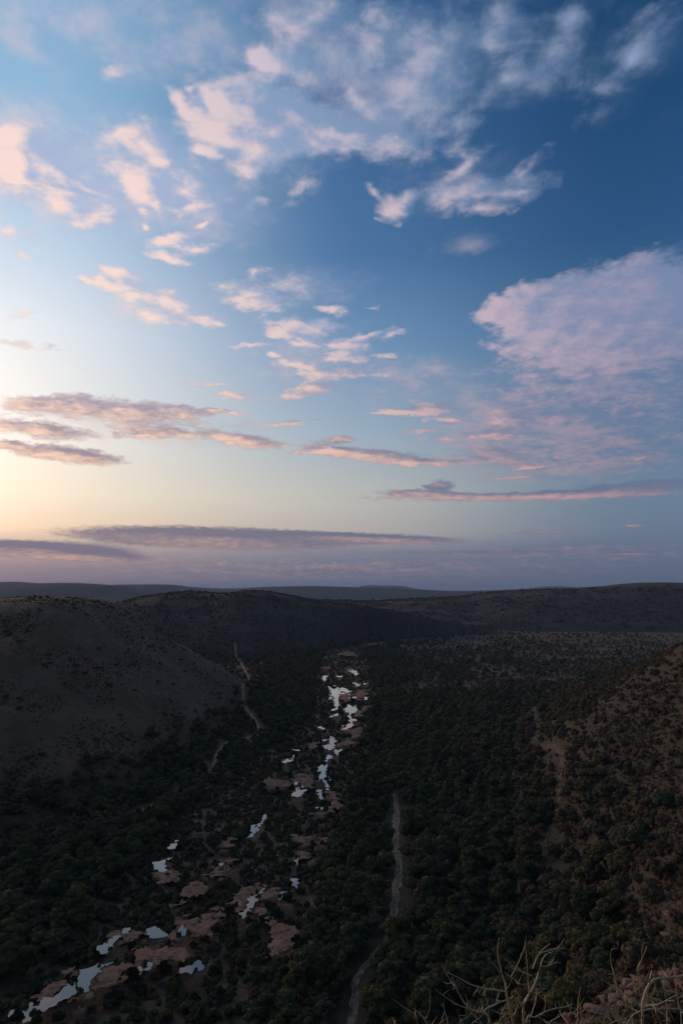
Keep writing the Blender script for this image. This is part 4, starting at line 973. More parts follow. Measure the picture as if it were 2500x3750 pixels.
kind('shrub', 4, lambda i: crown_mesh('foliage', 100 + i, 1.7, 1.6, 0.25, 2.6, 9, 620, 0.22, M_LEAF_RIVER),
     lambda i: trunk_mesh('stem', 110 + i, 2.2, 1.3, 0.06, M_BARK, 3),
     lambda i: crown_mesh('shrub_mass', 120 + i, 1.7, 1.6, 0.1, 2.6, 8, 260, 0.34, M_LEAF_BUSH), 2.6, 1.7)
kind('scrub', 4, lambda i: crown_mesh('foliage', 130 + i, 1.5, 1.4, 0.15, 1.9, 9, 560, 0.17, M_LEAF_SCRUB, 0.2, 0.6),
     lambda i: trunk_mesh('stem', 140 + i, 1.7, 1.2, 0.05, M_BARK, 3),
     lambda i: crown_mesh('scrub_mass', 150 + i, 1.6, 1.5, 0.0, 2.0, 7, 200, 0.32, M_LEAF_SCRUB, 0.2, 0.75), 1.9, 1.5)
kind('twiggy', 3, lambda i: crown_mesh('foliage', 160 + i, 1.4, 1.3, 0.2, 1.8, 8, 620, 0.13, M_LEAF_DRY, 0.2, 0.35),
     lambda i: trunk_mesh('stem', 170 + i, 1.6, 1.2, 0.045, M_BARK, 3),
     lambda i: crown_mesh('dry_scrub_mass', 180 + i, 1.5, 1.4, 0.0, 1.9, 7, 220, 0.26, M_LEAF_DRY, 0.2, 0.6), 1.8, 1.4)

def tuft_mesh(name, seed, mat):
    rng = np.random.default_rng(seed); V = []; F = []
    for k in range(26):
        a = rng.random() * 6.28; r = 0.16 * rng.random() ** 0.5; ln = rng.uniform(0.3, 0.75); b_ = rng.random() * 6.28; t = rng.uniform(0.1, 0.55) * ln
        c = np.array([math.cos(a) * r, math.sin(a) * r, -0.05]); tip = c + np.array([math.cos(b_) * t, math.sin(b_) * t, ln])
        wd = np.array([-math.sin(b_), math.cos(b_), 0]) * 0.035
        mid = (c + tip) / 2 + np.array([0, 0, 0.1 * ln]); o = len(V)
        V += [c - wd, c + wd, mid + wd * .8, mid - wd * .8, tip]
        F += [(o, o + 1, o + 2, o + 3), (o + 3, o + 2, o + 4)]
    me = bpy.data.meshes.new(name); me.from_pydata([tuple(v) for v in V], [], F); me.materials.append(mat)
    return me
M_STRAW = foliage_material('dry_grass', [(0.15, 0.105, 0.065), (0.20, 0.15, 0.09), (0.12, 0.095, 0.05), (0.17, 0.11, 0.08)], 0.2)
KINDS['tuft'] = dict(crowns=[], trunks=[], far=[tuft_mesh('grass_tuft', 200 + i, M_STRAW) for i in range(3)], h=0.7, r=0.4)

RNG = np.random.default_rng(7)
def scatter(r0, r1, a_lim, spacing):
    """jittered points in a sector of land; spacing(r) metres apart"""
    X = []; Y = []
    r = r0
    while r < r1:
        s = spacing(r)
        n = int(2 * math.radians(a_lim) * r / s)
        a = (np.arange(n) + 0.5 + RNG.uniform(-.48, .48, n)) / n * 2 * math.radians(a_lim) - math.radians(a_lim)
        rr = r + RNG.uniform(-.5, .5, n) * s
        X.append(rr * np.sin(a)); Y.append(rr * np.cos(a))
        r += s
    return np.concatenate(X), np.concatenate(Y)
def track_dist(x, y):
    d = np.full(x.shape, 1e9)
    for w, pts in TRACKS:
        d = np.minimum(d, seg_dist(x, y, [tuple(p) for p in spline(pts, 8.0)]) - w / 2)
    return d
def in_any(x, y, polys):
    r = np.zeros(x.shape, bool)
    for p in polys:
        xs = [q[0] for q in p]; ys = [q[1] for q in p]
        c = np.where((x > min(xs)) & (x < max(xs)) & (y > min(ys)) & (y < max(ys)))[0]
        if len(c):
            r[c] |= inside(x[c], y[c], p)
    return r
def hides(x, y, h, z, polys):
    """would a plant of height h here stand between the lookout and one of these places?"""
    r = np.zeros(x.shape, bool)
    k = CAM_Z / (CAM_Z - z - h)
    for f in (0.0, 0.35, 0.7, 1.0):
        q = 1 + (k - 1) * f
        r |= in_any(x * q, y * q, polys)
    return r
# where each track shows from above the trees
PATCH = []
for w, pts in TRACKS:
    C = spline(pts, 10.0)
    for i in range(len(C) - 1):
        t = C[i + 1] - C[i]; t = t / (np.linalg.norm(t) + 1e-9); nn = np.array([-t[1], t[0]]) * w * 0.5
        PATCH.append([tuple(C[i] + nn), tuple(C[i + 1] + nn), tuple(C[i + 1] - nn), tuple(C[i] - nn)])

PLANTS = []    # rows: x, y, z, scale, kind, zone
def put(x, y, scl, key, zone, z=None):
    z = ground_z(x, y) if z is None else z
    for row in zip(x, y, z, scl, [key] * len(x) if isinstance(key, str) else key, [zone] * len(x)):
        PLANTS.append(row)

def plant_valley():
    x, y = scatter(120, 1900, 36, lambda r: 5.2 + 0.0042 * max(r - 250, 0))
    w = ground_which(x, y); z = ground_z(x, y); rv = river_in(x, y)
    td = track_dist(x, y); dist = np.hypot(x, y)
    dens = fbm(x, y, 70.0, 4, 600); wet = np.exp(-np.maximum(-rv, 0) / 90.0)
    u = RNG.random(len(x))
    ok = ((w == 0) | ((w == 50) & (rv < -1.5)) | ((w == 100) & (dist > 100) & (RNG.random(len(x)) < 1 - sstep(z, 5, 48)))| ((w == 1) & (RNG.random(len(x)) < 1 - sstep(z, 2, 16)))) & (rv < -1.5) & (td > 2.2)
    # kinds: tall dark trees near the river, bushveld and leafless trees away from it
    pt = 0.10 + 0.66 * wet + 0.25 * dens
    key = np.where(u < pt, 'tall', np.where(u < pt + 0.30, 'flat', np.where(u < pt + 0.52, 'bare', 'shrub')))
    scl = np.where(key == 'tall', 0.42 + 0.75 * RNG.random(len(x)) ** 1.3, np.where(key == 'shrub', RNG.uniform(0.9, 1.7, len(x)), RNG.uniform(0.6, 1.1, len(x))))
    scl = scl * (1 - 0.22 * sstep(dist, 900, 1700))
    ht = np.array([KINDS[k]['h'] for k in key]) * scl
    thin = RNG.random(len(x)) < np.clip(0.80 - 0.25 * sstep(dist, 1150, 1700) + 0.9 * dens + 0.3 * wet, 0.12, 0.97)
    ok &= thin
    hid = hides(x, y, ht, z, POOLS) & (RNG.random(len(x)) < 0.97)
    hid |= hides(x, y, ht, z, SANDS) & (RNG.random(len(x)) < np.where(dist < 900, 0.6, 0.97))
    hid |= hides(x, y, ht, z, PATCH) & (RNG.random(len(x)) < np.where((x > 0) & (y > 330), 0.7, 0.93)) & ~((dist > 232) & (dist < 258) & (x > -10))
    ok &= ~hid
    zone = np.where(td < 14, 'track', np.where(rv > -28, np.where(x > np.interp(y, [p[1] for p in RIVER_EAST_BANK], [p[0] for p in RIVER_EAST_BANK]) - 6, 'east', 'west'), np.where(dist > 1100, 'plain', np.where(w == 100, 'foot', np.where(w == 1, 'hillfoot', np.where(x < np.interp(y, [p[1] for p in RIVER_WEST_BANK], [p[0] for p in RIVER_WEST_BANK]), 'below', np.where(x < np.interp(y, [150, 200, 330, 420, 1100], [-6, -4, 50, 62, 150]), 'between', 'floor')))))))
    for k in ('tall', 'flat', 'bare', 'shrub'):
        for zn in ('track', 'east', 'west', 'plain', 'foot', 'hillfoot', 'below', 'between', 'floor'):
            q = ok & (key == k) & (zone == zn)
            put(x[q], y[q], scl[q], k, zn, z[q])
    # the river bed: rounded shrubs and a few trees between the pools
    x, y = scatter(150, 1500, 34, lambda r: 3.3 + 0.0035 * max(r - 200, 0))
    rv = river_in(x, y); z = ground_z(x, y); u = RNG.random(len(x))
    key = np.where(u < 0.72, 'shrub', np.where(u < 0.82, 'twiggy', np.where(u < 0.92, 'flat', 'tall')))
    scl = np.where(key == 'shrub', RNG.uniform(0.55, 1.5, len(x)), np.where(key == 'twiggy', RNG.uniform(0.7, 1.6, len(x)), RNG.uniform(0.35, 0.6, len(x))))
    ht = np.array([KINDS[k]['h'] for k in key]) * scl
    ok = (rv > -1.5) & (RNG.random(len(x)) < 0.85 + 0.5 * fbm(x, y, 25.0, 3, 640))
    ok &= ~hides(x, y, ht * 1.1, z, POOLS) | (RNG.random(len(x)) < np.where(y < 450, 0.06, 0.02))
    ok &= ~hides(x, y, ht, z, SANDS) | (RNG.random(len(x)) < 0.45)
    for k in ('shrub', 'twiggy', 'flat', 'tall'):
        q = ok & (key == k)
        put(x[q], y[q], scl[q], k, 'bed', np.minimum(z[q], -1.15))
    # reeds and bushes leaning over the edge of every pool
    X = []; Y = []
    for p in POOLS:
        for (x0, y0), (x1, y1) in zip(p, p[1:] + p[:1]):
            L = math.hypot(x1 - x0, y1 - y0); k = int(L / (1.8 + y0 / 400) + RNG.random())
            for t in RNG.random(k):
                X.append(x0 + (x1 - x0) * t + RNG.normal() * 0.5); Y.append(y0 + (y1 - y0) * t + RNG.normal() * 0.6)
    X = np.array(X); Y = np.array(Y); keep = (RNG.random(len(X)) < np.where(Y < 450, 0.14, 0.05))
    X = X[keep]; Y = Y[keep]
    put(X, Y, RNG.uniform(0.28, 0.75, len(X)) * (1 + Y / 1800), ['shrub' if RNG.random() < 0.75 else 'twiggy' for _ in X], 'bed', np.full(len(X), -1.15))

def plant_hills():
    # the near eastern hillside
    x, y = scatter(24, 950, 38, lambda r: 2.0 + 0.0042 * max(r - 80, 0))
    w = ground_which(x, y); z = ground_z(x, y); dist = np.hypot(x, y)
    n = fbm(x, y, 22.0, 4, 700); u = RNG.random(len(x))
    ok = (w == 100) & (RNG.random(len(x)) < 0.55 + 0.7 * n + 0.2 * sstep(dist, 110, 300))
    ok &= (RNG.random(len(x)) < 0.30) | (np.hypot(x - 52, y - 125) > 17)      # an open rocky shoulder
    low = 1 - sstep(z, 12, 45)
    key = np.where(u < 0.36 - 0.1 * low, 'twiggy', np.where(u < 0.74 - 0.1 * low, 'scrub', np.where(u < 0.86, 'shrub', np.where(u < 0.94, 'bare', 'flat'))))
    scl = (0.42 + 1.1 * RNG.random(len(x)) ** 2.2) * np.where((key == 'bare') | (key == 'flat'), 0.55 + 0.25 * low, 1.0)
    ht = np.array([KINDS[k]['h'] for k in key]) * scl
    ok &= ~(((key == 'bare') | (key == 'flat')) & (dist < 90)) & (dist > 32) & (track_dist(x, y) > 1.0)
    ok &= ~hides(x, y, ht, z, PATCH) | (RNG.random(len(x)) < 0.45)
    for k in ('twiggy', 'scrub', 'shrub', 'bare', 'flat'):
        q = ok & (key == k); put(x[q], y[q], scl[q], k, 'slope', z[q])
    x, y = scatter(30, 420, 38, lambda r: 1.15 + 0.0035 * max(r - 60, 0))
    w = ground_which(x, y)
    ok = (w == 100) & (RNG.random(len(x)) < 0.6 + 0.8 * fbm(x, y, 12.0, 4, 710))
    put(x[ok], y[ok], RNG.uniform(0.6, 1.5, ok.sum()) * (1 + 0.002 * np.hypot(x, y)[ok]), 'tuft', 'grass')
    # the hills beyond
    for lo, hi, ids, sp, k1 in ((230, 1050, (1,), lambda r: 2.1 + 0.0016 * (r - 230), 0.62), (1050, 1750, (1, 2), lambda r: 5.0, 1.15), (1700, 2650, (2, 3), lambda r: 9.0, 1.9)):
        x, y = scatter(lo, hi, 36, sp)
        w = ground_which(x, y); z = ground_z(x, y)
        n = fbm(x, y, 40.0 * k1, 4, 720); u = RNG.random(len(x))
        ok = np.isin(w, ids) & (RNG.random(len(x)) < np.where(w == 1, 0.5, 0.72) + 1.5 * n)
        key = np.where(u < 0.34, 'twiggy', np.where(u < 0.8, 'scrub', 'shrub'))
        scl = (0.55 + 0.6 * RNG.random(len(x)) + 1.6 * (RNG.random(len(x)) < 0.05)) * k1
        for k in ('twiggy', 'scrub', 'shrub'):
            q = ok & (key == k); put(x[q], y[q], scl[q], k, 'hill', z[q])
plant_valley(); plant_hills()

# --- which ones show large enough to stand alone
def seen(x, y, z):
    cp, sp = math.cos(R(6.39)), math.sin(R(6.39))
    dz = z - CAM_Z
    dep = y * cp + dz * sp; v = -y * sp + dz * cp
    return (dep > 1) & (np.abs(x) < 0.515 * dep) & (v > -0.77 * dep) & (v < 0.75 * dep)
px = np.array([p[0] for p in PLANTS]); py = np.array([p[1] for p in PLANTS]); pz = np.array([p[2] for p in PLANTS]); ps = np.array([p[3] for p in PLANTS])
pk = np.array([p[4] for p in PLANTS]); pzn = np.array([p[5] for p in PLANTS])
pr = np.array([KINDS[k]['r'] for k in ('tall', 'flat', 'bare', 'shrub', 'scrub', 'twiggy')])
rad = np.array([KINDS[k]['r'] * s for k, s in zip(pk, ps)])
size = rad / np.sqrt(px ** 2 + py ** 2 + (pz - CAM_Z) ** 2)
vis = seen(px, py, pz + 1.0)
is_tree = np.isin(pk, ('tall', 'flat', 'bare'))
solo = np.zeros(len(px), bool)
for mask, most in ((is_tree, 300), (~is_tree & (pk != 'tuft'), 300)):
    c = np.where(mask & vis)[0]
    solo[c[np.argsort(-size[c])[:most]]] = True

LOOK = {'tall': 'dense dark green tree', 'flat': 'olive spreading tree', 'bare': 'leafless grey brown tree', 'shrub': 'round dark green shrub', 'scrub': 'low olive brown bush', 'twiggy': 'dry twiggy bush'}
PLACE = {'track': 'beside the pale dirt track', 'east': 'on the east bank of the river bed', 'west': 'on the west bank of the river bed', 'plain': 'on the plain beyond the river', 'floor': 'between the track and the rocky hillside', 'foot': 'on the lowest slope of the rocky hillside', 'hillfoot': 'on the lowest slope of the brown hill', 'below': 'between the river bed and the brown hill', 'between': 'between the river bed and the dirt track',
         'bed': 'on the sandy river bed', 'slope': 'on the rocky hillside', 'hill': 'on the brown hill'}
def nearby(i):
    """something one can find next to this plant"""
    P = np.array([[px[i], py[i]]])
    if in_any(P[:, 0], P[:, 1], [[(q[0] + dx, q[1] + dy) for q in p] for p in POOLS for dx in (-5, 5) for dy in (-6, 6)])[0]:
        return ' close to a pool'
    if in_any(P[:, 0], P[:, 1], [[(q[0] + dx, q[1] + dy) for q in p] for p in SANDS for dx in (-4, 4) for dy in (-5, 5)])[0]:
        return ' close to a sandbank'
    d = np.hypot(px - px[i], py - py[i]) - rad
    d[(pk == pk[i]) | ~solo] = 1e9
    j = int(np.argmin(d))
    return ' next to ' + SHORT[pk[j]] if d[j] < rad[i] + 1.0 else ''
SHORT = {'tall': 'a dark tree', 'flat': 'an olive tree', 'bare': 'a leafless tree', 'shrub': 'a round shrub', 'scrub': 'a brown bush', 'twiggy': 'a twiggy bush'}
NAME = {'tall': 'riverside_tree', 'flat': 'bushveld_tree', 'bare': 'leafless_tree', 'shrub': 'shrub', 'scrub': 'bush', 'twiggy': 'dry_bush'}
def build_solo():
    for i in np.where(solo)[0]:
        K = KINDS[pk[i]]; v = int(i) % len(K['crowns'])
        o = bpy.data.objects.new(NAME[pk[i]], None); COL.objects.link(o)
        o.empty_display_size = 0.5
        o.location = (px[i], py[i], pz[i] - 0.05)
        s = ps[i]
        o.scale = (s * (0.9 + 0.25 * RNG.random()), s * (0.9 + 0.25 * RNG.random()), s * (0.88 + 0.28 * RNG.random()))
        o.rotation_euler = (0, 0, RNG.uniform(0, 6.28))
        tree = bool(is_tree[i])
        big = ('tall ' if s > 0.85 else 'small ' if s < 0.5 else '') if tree else ('large ' if s > 1.3 else 'small ' if s < 0.75 else '')
        lab = big + LOOK[pk[i]] + ' ' + PLACE[pzn[i]]
        near = nearby(i)
        if len((lab + near).split()) <= 16:
            lab += near
        tag(o, lab, 'tree' if tree else 'shrub',
            ('trees ' if tree else 'shrubs ') + PLACE[pzn[i]])
        for nm, me in (('trunk' if tree else 'stem', K['trunks'][v]), ('crown' if tree else 'foliage', K['crowns'][v])):
            c = bpy.data.objects.new(nm, me); COL.objects.link(c); c.parent = o
build_solo()

# --- all the others, one mass for each part of the land
def mass_tree(coll):
    g = bpy.data.node_groups.new('plant_mass', 'GeometryNodeTree')
    g.interface.new_socket('Geometry', in_out='INPUT', socket_type='NodeSocketGeometry')
    g.interface.new_socket('Geometry', in_out='OUTPUT', socket_type='NodeSocketGeometry')
    n = g.nodes; L = g.links.new
    gi = n.new('NodeGroupInput'); go = n.new('NodeGroupOutput')
    ci = n.new('GeometryNodeCollectionInfo'); ci.inputs['Collection'].default_value = coll
    ci.inputs['Separate Children'].default_value = True; ci.inputs['Reset Children'].default_value = True
    ip = n.new('GeometryNodeInstanceOnPoints')
    def attr(name, typ):
        a = n.new('GeometryNodeInputNamedAttribute'); a.data_type = typ; a.inputs['Name'].default_value = name
        return a.outputs[0]
    L(gi.outputs[0], ip.inputs['Points']); L(ci.outputs[0], ip.inputs['Instance'])
    ip.inputs['Pick Instance'].default_value = True
    L(attr('variant', 'INT'), ip.inputs['Instance Index'])
    L(attr('turn', 'FLOAT_VECTOR'), ip.inputs['Rotation'])
    L(attr('size', 'FLOAT_VECTOR'), ip.inputs['Scale'])
    L(ip.outputs[0], go.inputs[0])
    return g
MASS_COL = bpy.data.collections.new('plant_sources')
SRC = []
for key in ('tall', 'flat', 'bare', 'shrub', 'scrub', 'twiggy', 'tuft'):
    for i, me in enumerate(KINDS[key]['far']):
        o = bpy.data.objects.new('%02d_%s' % (len(SRC), me.name), me); MASS_COL.objects.link(o)
        SRC.append((key, i))
FIRST = {k: [q[0] for q in SRC].index(k) for k in KINDS}
MASS_GROUP = mass_tree(MASS_COL)
def plant_mass(name, sel, label):
    i = np.where(sel & ~solo)[0]
    if not len(i):
        return
    me = bpy.data.meshes.new(name)
    me.vertices.add(len(i))
    me.vertices.foreach_set('co', np.stack([px[i], py[i], pz[i] - 0.1], 1).astype(np.float32).ravel())
    a = me.attributes.new('variant', 'INT', 'POINT')
    a.data.foreach_set('value', (np.array([FIRST[k] for k in pk[i]]) + RNG.integers(0, 3, len(i))).astype(np.int32))
    a = me.attributes.new('turn', 'FLOAT_VECTOR', 'POINT')
    t = np.zeros((len(i), 3), np.float32); t[:, 2] = RNG.uniform(0, 6.28, len(i)); a.data.foreach_set('vector', t.ravel())
    a = me.attributes.new('size', 'FLOAT_VECTOR', 'POINT')
    s = ps[i][:, None] * RNG.uniform(0.85, 1.2, (len(i), 3)); s[:, 2] *= np.where(pzn[i] == 'hill', 0.55, 1.0)
    a.data.foreach_set('vector', s.astype(np.float32).ravel())
    o = bpy.data.objects.new(name, me); COL.objects.link(o)
    md = o.modifiers.new('plants', 'NODES'); md.node_group = MASS_GROUP
    tag(o, label, kind='stuff')
plant_mass('woodland', np.isin(pzn, ('track', 'east', 'west', 'foot', 'hillfoot', 'below', 'between', 'floor', 'bed')), 'dense dark woodland covering the valley floor')
plant_mass('woodland', pzn == 'plain', 'scattered grey green bush on the far plain')
plant_mass('hillside_scrub', pzn == 'slope', 'brown scrub covering the rocky eastern hillside')
plant_mass('dry_grass', pzn == 'grass', 'tufts of dry grass between the rocks of the hillside')
plant_mass('hillside_scrub', pzn == 'hill', 'dry scrub covering the hills beyond')
print('plants', len(px), 'solo', solo.sum())

# ------------------------------------------------------------------ rocks
def rock_material(name, a, c, d):
    a, c, d = warm(a), warm(c), warm(d)
    m, b, bs, out = new_mat(name)
    tc = b.n.new('ShaderNodeTexCoord'); oi = b.n.new('ShaderNodeObjectInfo')
    p = b.vm('ADD', tc.outputs['Object'], b.xyz(b.m('MULTIPLY', oi.outputs['Random'], 37.0), 3.0, 1.0))
    n = b.noise(p, 1.6, 5, 0.6); n2 = b.noise(p, 6.0, 4, 0.65)
    col = b.mix(b.ss(n, 0.36, 0.64), a, c)
    col = b.mix(b.m('MULTIPLY', b.ss(n2, 0.52, 0.68), 0.7), col, d)
    b.link(col, bs.inputs['Base Color'])
    bump(b, bs, b.m('ADD', n, b.m('MULTIPLY', n2, 0.4)), 0.7, 0.12)
    return m
M_ROCK_PINK = rock_material('river_rock', (0.30, 0.19, 0.145, 1), (0.22, 0.15, 0.125, 1), (0.09, 0.07, 0.06, 1))
M_ROCK_SLOPE = rock_material('slope_rock', (0.30, 0.20, 0.15, 1), (0.21, 0.15, 0.12, 1), (0.10, 0.075, 0.062, 1))
def rock_mesh(name, seed, mat, flat):
    bm = bmesh.new(); bmesh.ops.create_icosphere(bm, subdivisions=3, radius=1.0)
    for v in bm.verts:
        p = v.co * 1.1 + Vector((seed * 3.7, seed * 1.3, 0))
        k = 1 + 0.45 * mnoise.noise(p) + 0.22 * mnoise.noise(p * 2.3) + 0.1 * mnoise.noise(p * 5)
        # a few flat cleaved faces
        q = v.co.copy() * k
        for nx, ny, nz, dd in ((0.8, 0.3, 0.5, 0.72), (-0.5, 0.7, 0.5, 0.75), (0.1, -0.85, 0.5, 0.7), (0.0, 0.1, 1.0, 0.62)):
            nv = Vector((nx, ny, nz)).normalized(); t = q.dot(nv) - dd
            if t > 0: q -= nv * t * 0.85
        v.co = Vector((q.x, q.y * 0.85, q.z * flat))
    me = bpy.data.meshes.new(name); bm.to_mesh(me); bm.free(); me.materials.append(mat)
    return me
RIVER_ROCKS = [rock_mesh('boulder', 3 + i, M_ROCK_PINK, 0.5) for i in range(5)]
SLOPE_ROCKS = [rock_mesh('boulder', 13 + i, M_ROCK_SLOPE, 0.65) for i in range(5)]
def build_rocks():
    rng = np.random.default_rng(21)
    def drop(x, y, s, meshes, label, group, zoff, name='boulder'):
        for i in range(len(x)):
            o = bpy.data.objects.new(name, meshes[i % len(meshes)]); COL.objects.link(o)
            o.location = (x[i], y[i], float(ground_z(np.array([x[i]]), np.array([y[i]]))[0]) + zoff * s[i])
            o.scale = (s[i] * rng.uniform(0.8, 1.4), s[i] * rng.uniform(0.8, 1.3), s[i] * rng.uniform(0.6, 1.0))
            o.rotation_euler = (rng.uniform(-.25, .25), rng.uniform(-.25, .25), rng.uniform(0, 6.28))
            big = 'large ' if s[i] > 1.5 else 'small ' if s[i] < 0.6 else ''
            tag(o, big + label, 'rock', group)
    # among the sand and pools of the river bed
    X = []; Y = []; S_ = []
    for p in SANDS:
        cx = sum(q[0] for q in p) / len(p); cy_ = sum(q[1] for q in p) / len(p)
        if cy_ > 900: continue
        ext = max(max(q[0] for q in p) - min(q[0] for q in p), 8)
        for k in range(6):
            X.append(cx + rng.normal() * ext * 0.45); Y.append(cy_ + rng.normal() * ext * 0.6); S_.append(0.5 + 2.0 * rng.random() ** 2.2 * (1 + cy_ / 700))
    X = np.array(X); Y = np.array(Y); S_ = np.array(S_)
    ok = (river_in(X, Y) > 0) & ~in_any(X, Y, POOLS)
    sand = in_any(X, Y, SANDS)
    drop(X[ok & sand], Y[ok & sand], S_[ok & sand], RIVER_ROCKS, 'pink brown boulder lying on a sandbank of the river bed', 'boulders on the sandbanks', 0.05)
    q = ok & ~sand
    drop(X[q], Y[q], S_[q], RIVER_ROCKS, 'pink brown boulder among the shrubs of the river bed', 'boulders among the river bed shrubs', 0.05)
    # on the hillside, gathered in outcrops
    X = []; Y = []; S_ = []
    for cx, cy_, n, sp in ((54, 125, 44, 4), (46, 124, 36, 4), (60, 131, 30, 5), (66, 140, 24, 5), (40, 131, 22, 4), (50, 116, 26, 4), (58, 119, 24, 4), (76, 150, 20, 6), (95, 175, 14, 10), (110, 200, 10, 12)):
        for k in range(n):
            X.append(cx + rng.normal() * sp); Y.append(cy_ + rng.normal() * sp); S_.append(0.25 + 1.2 * rng.random() ** 2.4)
    X = np.array(X); Y = np.array(Y); S_ = np.array(S_)
    ok = ground_which(X, Y) == 100
    drop(X[ok], Y[ok], S_[ok], SLOPE_ROCKS, 'pale brown rock in an outcrop on the scrubby hillside', 'rocks on the hillside', 0.1, 'hillside_rock')
build_rocks()
# the loose stones nobody could count
def build_rubble():
    rng = np.random.default_rng(33)
    src = bpy.data.collections.new('stone_sources')
    for i in range(3):
        me = RIVER_ROCKS[i].copy(); src.objects.link(bpy.data.objects.new('%02d_stone' % i, me))
    x, y = scatter(150, 1000, 34, lambda r: 1.9 + 0.004 * max(r - 200, 0))
    ok = (river_in(x, y) > 0.5) & ~in_any(x, y, POOLS) & (rng.random(len(x)) < np.clip(0.25 + 1.4 * fbm(x, y, 16.0, 4, 820), 0, 1))
    x, y = x[ok], y[ok]; n = len(x)
    me = bpy.data.meshes.new('rubble'); me.vertices.add(n)
    me.vertices.foreach_set('co', np.stack([x, y, ground_z(x, y)], 1).astype(np.float32).ravel())
    a = me.attributes.new('variant', 'INT', 'POINT'); a.data.foreach_set('value', rng.integers(0, 3, n).astype(np.int32))
    a = me.attributes.new('turn', 'FLOAT_VECTOR', 'POINT'); t = np.zeros((n, 3), np.float32); t[:, 2] = rng.uniform(0, 6.28, n); a.data.foreach_set('vector', t.ravel())
    a = me.attributes.new('size', 'FLOAT_VECTOR', 'POINT'); s = (0.25 + 0.75 * rng.random(n) ** 2)[:, None] * (1 + y / 900)[:, None] * rng.uniform(0.7, 1.3, (n, 3)); a.data.foreach_set('vector', s.astype(np.float32).ravel())
    o = bpy.data.objects.new('rubble', me); COL.objects.link(o)
    md = o.modifiers.new('stones', 'NODES'); md.node_group = mass_tree(src)
    tag(o, 'loose pinkish stones strewn over the river bed', kind='stuff')
build_rubble()

# ------------------------------------------------------------------ the bare bushes at the lookout
def twig_material():
    m, b, bs, out = new_mat('dry_branch_bark')
    tc = b.n.new('ShaderNodeTexCoord')
    p = tc.outputs['Object']
    n = b.noise(p, 14.0, 5, 0.6); n2 = b.noise(p, 60.0, 4, 0.65); n3 = b.noise(p, 5.0, 3, 0.5)
    c = b.mix(b.ss(n, 0.36, 0.64), (0.60, 0.42, 0.20, 1), (0.66, 0.53, 0.33, 1))
    c = b.mix(b.m('MULTIPLY', b.ss(n3, 0.52, 0.66), 0.7), c, (0.50, 0.26, 0.11, 1))
    c = b.mix(b.m('MULTIPLY', b.ss(n2, 0.54, 0.68), 0.75), c, (0.12, 0.09, 0.06, 1))
    b.link(c, bs.inputs['Base Color'])
    bump(b, bs, b.m('ADD', n, n2), 0.6, 0.004)
    return m
M_TWIG = twig_material()
BUSH_LABEL = ['bare pale bush with many crooked branches, at the lookout edge', 'thick bare orange brown bush with an arching limb over the rocky slope',
              'thin bare grey bush between the two thicker bare bushes', 'low sparse bare twigs beside the big crooked bush']
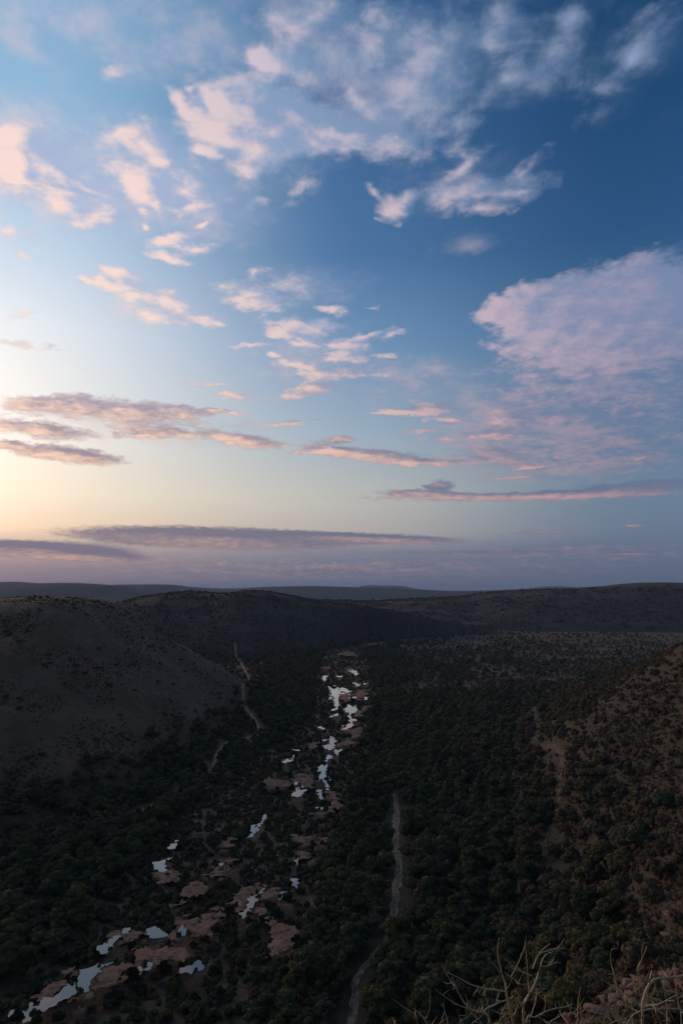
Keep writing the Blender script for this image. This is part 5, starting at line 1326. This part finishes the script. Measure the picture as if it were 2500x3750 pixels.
def grow(pts, rnd, twigs):
    """one crooked branch with its side twigs, as one mesh"""
    C = spline([p[:3] for p in pts], 0.02)
    L0 = np.concatenate([[0], np.cumsum(np.linalg.norm(np.diff(np.array([p[:3] for p in pts]), axis=0), axis=1))])
    L1 = np.concatenate([[0], np.cumsum(np.linalg.norm(np.diff(C, axis=0), axis=1))])
    Rr = np.interp(L1 / L1[-1], L0 / L0[-1], [p[3] for p in pts])
    V = []; F = []
    def add(P, Q, sides):
        v, f = tube(P, Q, sides); o = len(V)
        V.extend(v); F.extend([tuple(i + o for i in ff) for ff in f])
    # knots and kinks
    wob = np.array([[mnoise.noise((p[0] * 9, p[1] * 9, p[2] * 9 + k * 7)) for k in range(3)] for p in C])
    C = C + wob * np.minimum(Rr, 0.006)[:, None] * 1.6
    Rr = Rr * (1 + 0.22 * np.array([mnoise.noise((p[0] * 26, p[1] * 26, p[2] * 26)) for p in C]))
    add(C, np.maximum(Rr, 0.0013), 8)
    n = len(C)
    for k in range(twigs):
        i = int(n * (0.2 + 0.75 * rnd.random())); i = min(max(i, 1), n - 2)
        t = C[i + 1] - C[i - 1]; t /= np.linalg.norm(t) + 1e-9
        d = np.array([rnd.gauss(0, 1), rnd.gauss(0, 1), rnd.gauss(0.25, 1)]); d -= t * d.dot(t); d /= np.linalg.norm(d)
        d = d * 0.8 + t * 0.7
        ln = rnd.uniform(0.02, 0.09) * (1.0 if rnd.random() < 0.7 else 1.7)
        r0 = min(Rr[i] * 0.6, rnd.uniform(0.0016, 0.0034))
        p1 = C[i] + d * ln * 0.5 + np.array([rnd.gauss(0, .008) for _ in range(3)]); p2 = C[i] + d * ln + np.array([0, 0, ln * 0.25])
        add([C[i], p1, p2], [r0, r0 * 0.8, r0 * 0.4], 5)
        if rnd.random() < 0.35:
            e = p1 + np.array([rnd.gauss(0, .03), rnd.gauss(0, .03), rnd.uniform(0.0, .06)])
            add([p1, (p1 + e) / 2 + np.array([.004, 0, .004]), e], [r0 * 0.7, r0 * 0.5, r0 * 0.3], 4)
    return V, F
def build_bushes():
    rnd = random.Random(5)
    for n, brs in enumerate(BUSHES):
        roots = [b[1][0] for b in brs if b[0]]
        bx = sum(p[0] for p in roots) / len(roots); by = sum(p[1] for p in roots) / len(roots)
        bz = float(ground_z(np.array([bx]), np.array([by]))[0])
        o = bpy.data.objects.new('bare_bush', None); COL.objects.link(o); o.location = (bx, by, bz); o.empty_display_size = 0.2
        tag(o, BUSH_LABEL[n], 'bush', 'bare bushes at the lookout')
        for rooted, pts in brs:
            pts = [tuple(p) for p in pts]
            if rooted:
                p = pts[0]
                q = (bx + (p[0] - bx) * 0.25, by + (p[1] - by) * 0.25, bz - 0.05, p[3] * 1.25)
                mid = ((p[0] + q[0]) / 2 + (p[0] - bx) * 0.12, (p[1] + q[1]) / 2, (p[2] + q[2]) / 2, p[3] * 1.12)
                pts = [q, mid] + pts
            pts = [(p[0] - bx, p[1] - by, p[2] - bz, p[3]) for p in pts]
            ln = sum(math.dist(a[:3], c[:3]) for a, c in zip(pts[:-1], pts[1:]))
            V, F = grow(pts, rnd, int(1 + ln * 3.5))
            c = link_mesh('stem' if rooted else 'branch', [tuple(v) for v in V], F, M_TWIG, o, True)
build_bushes()
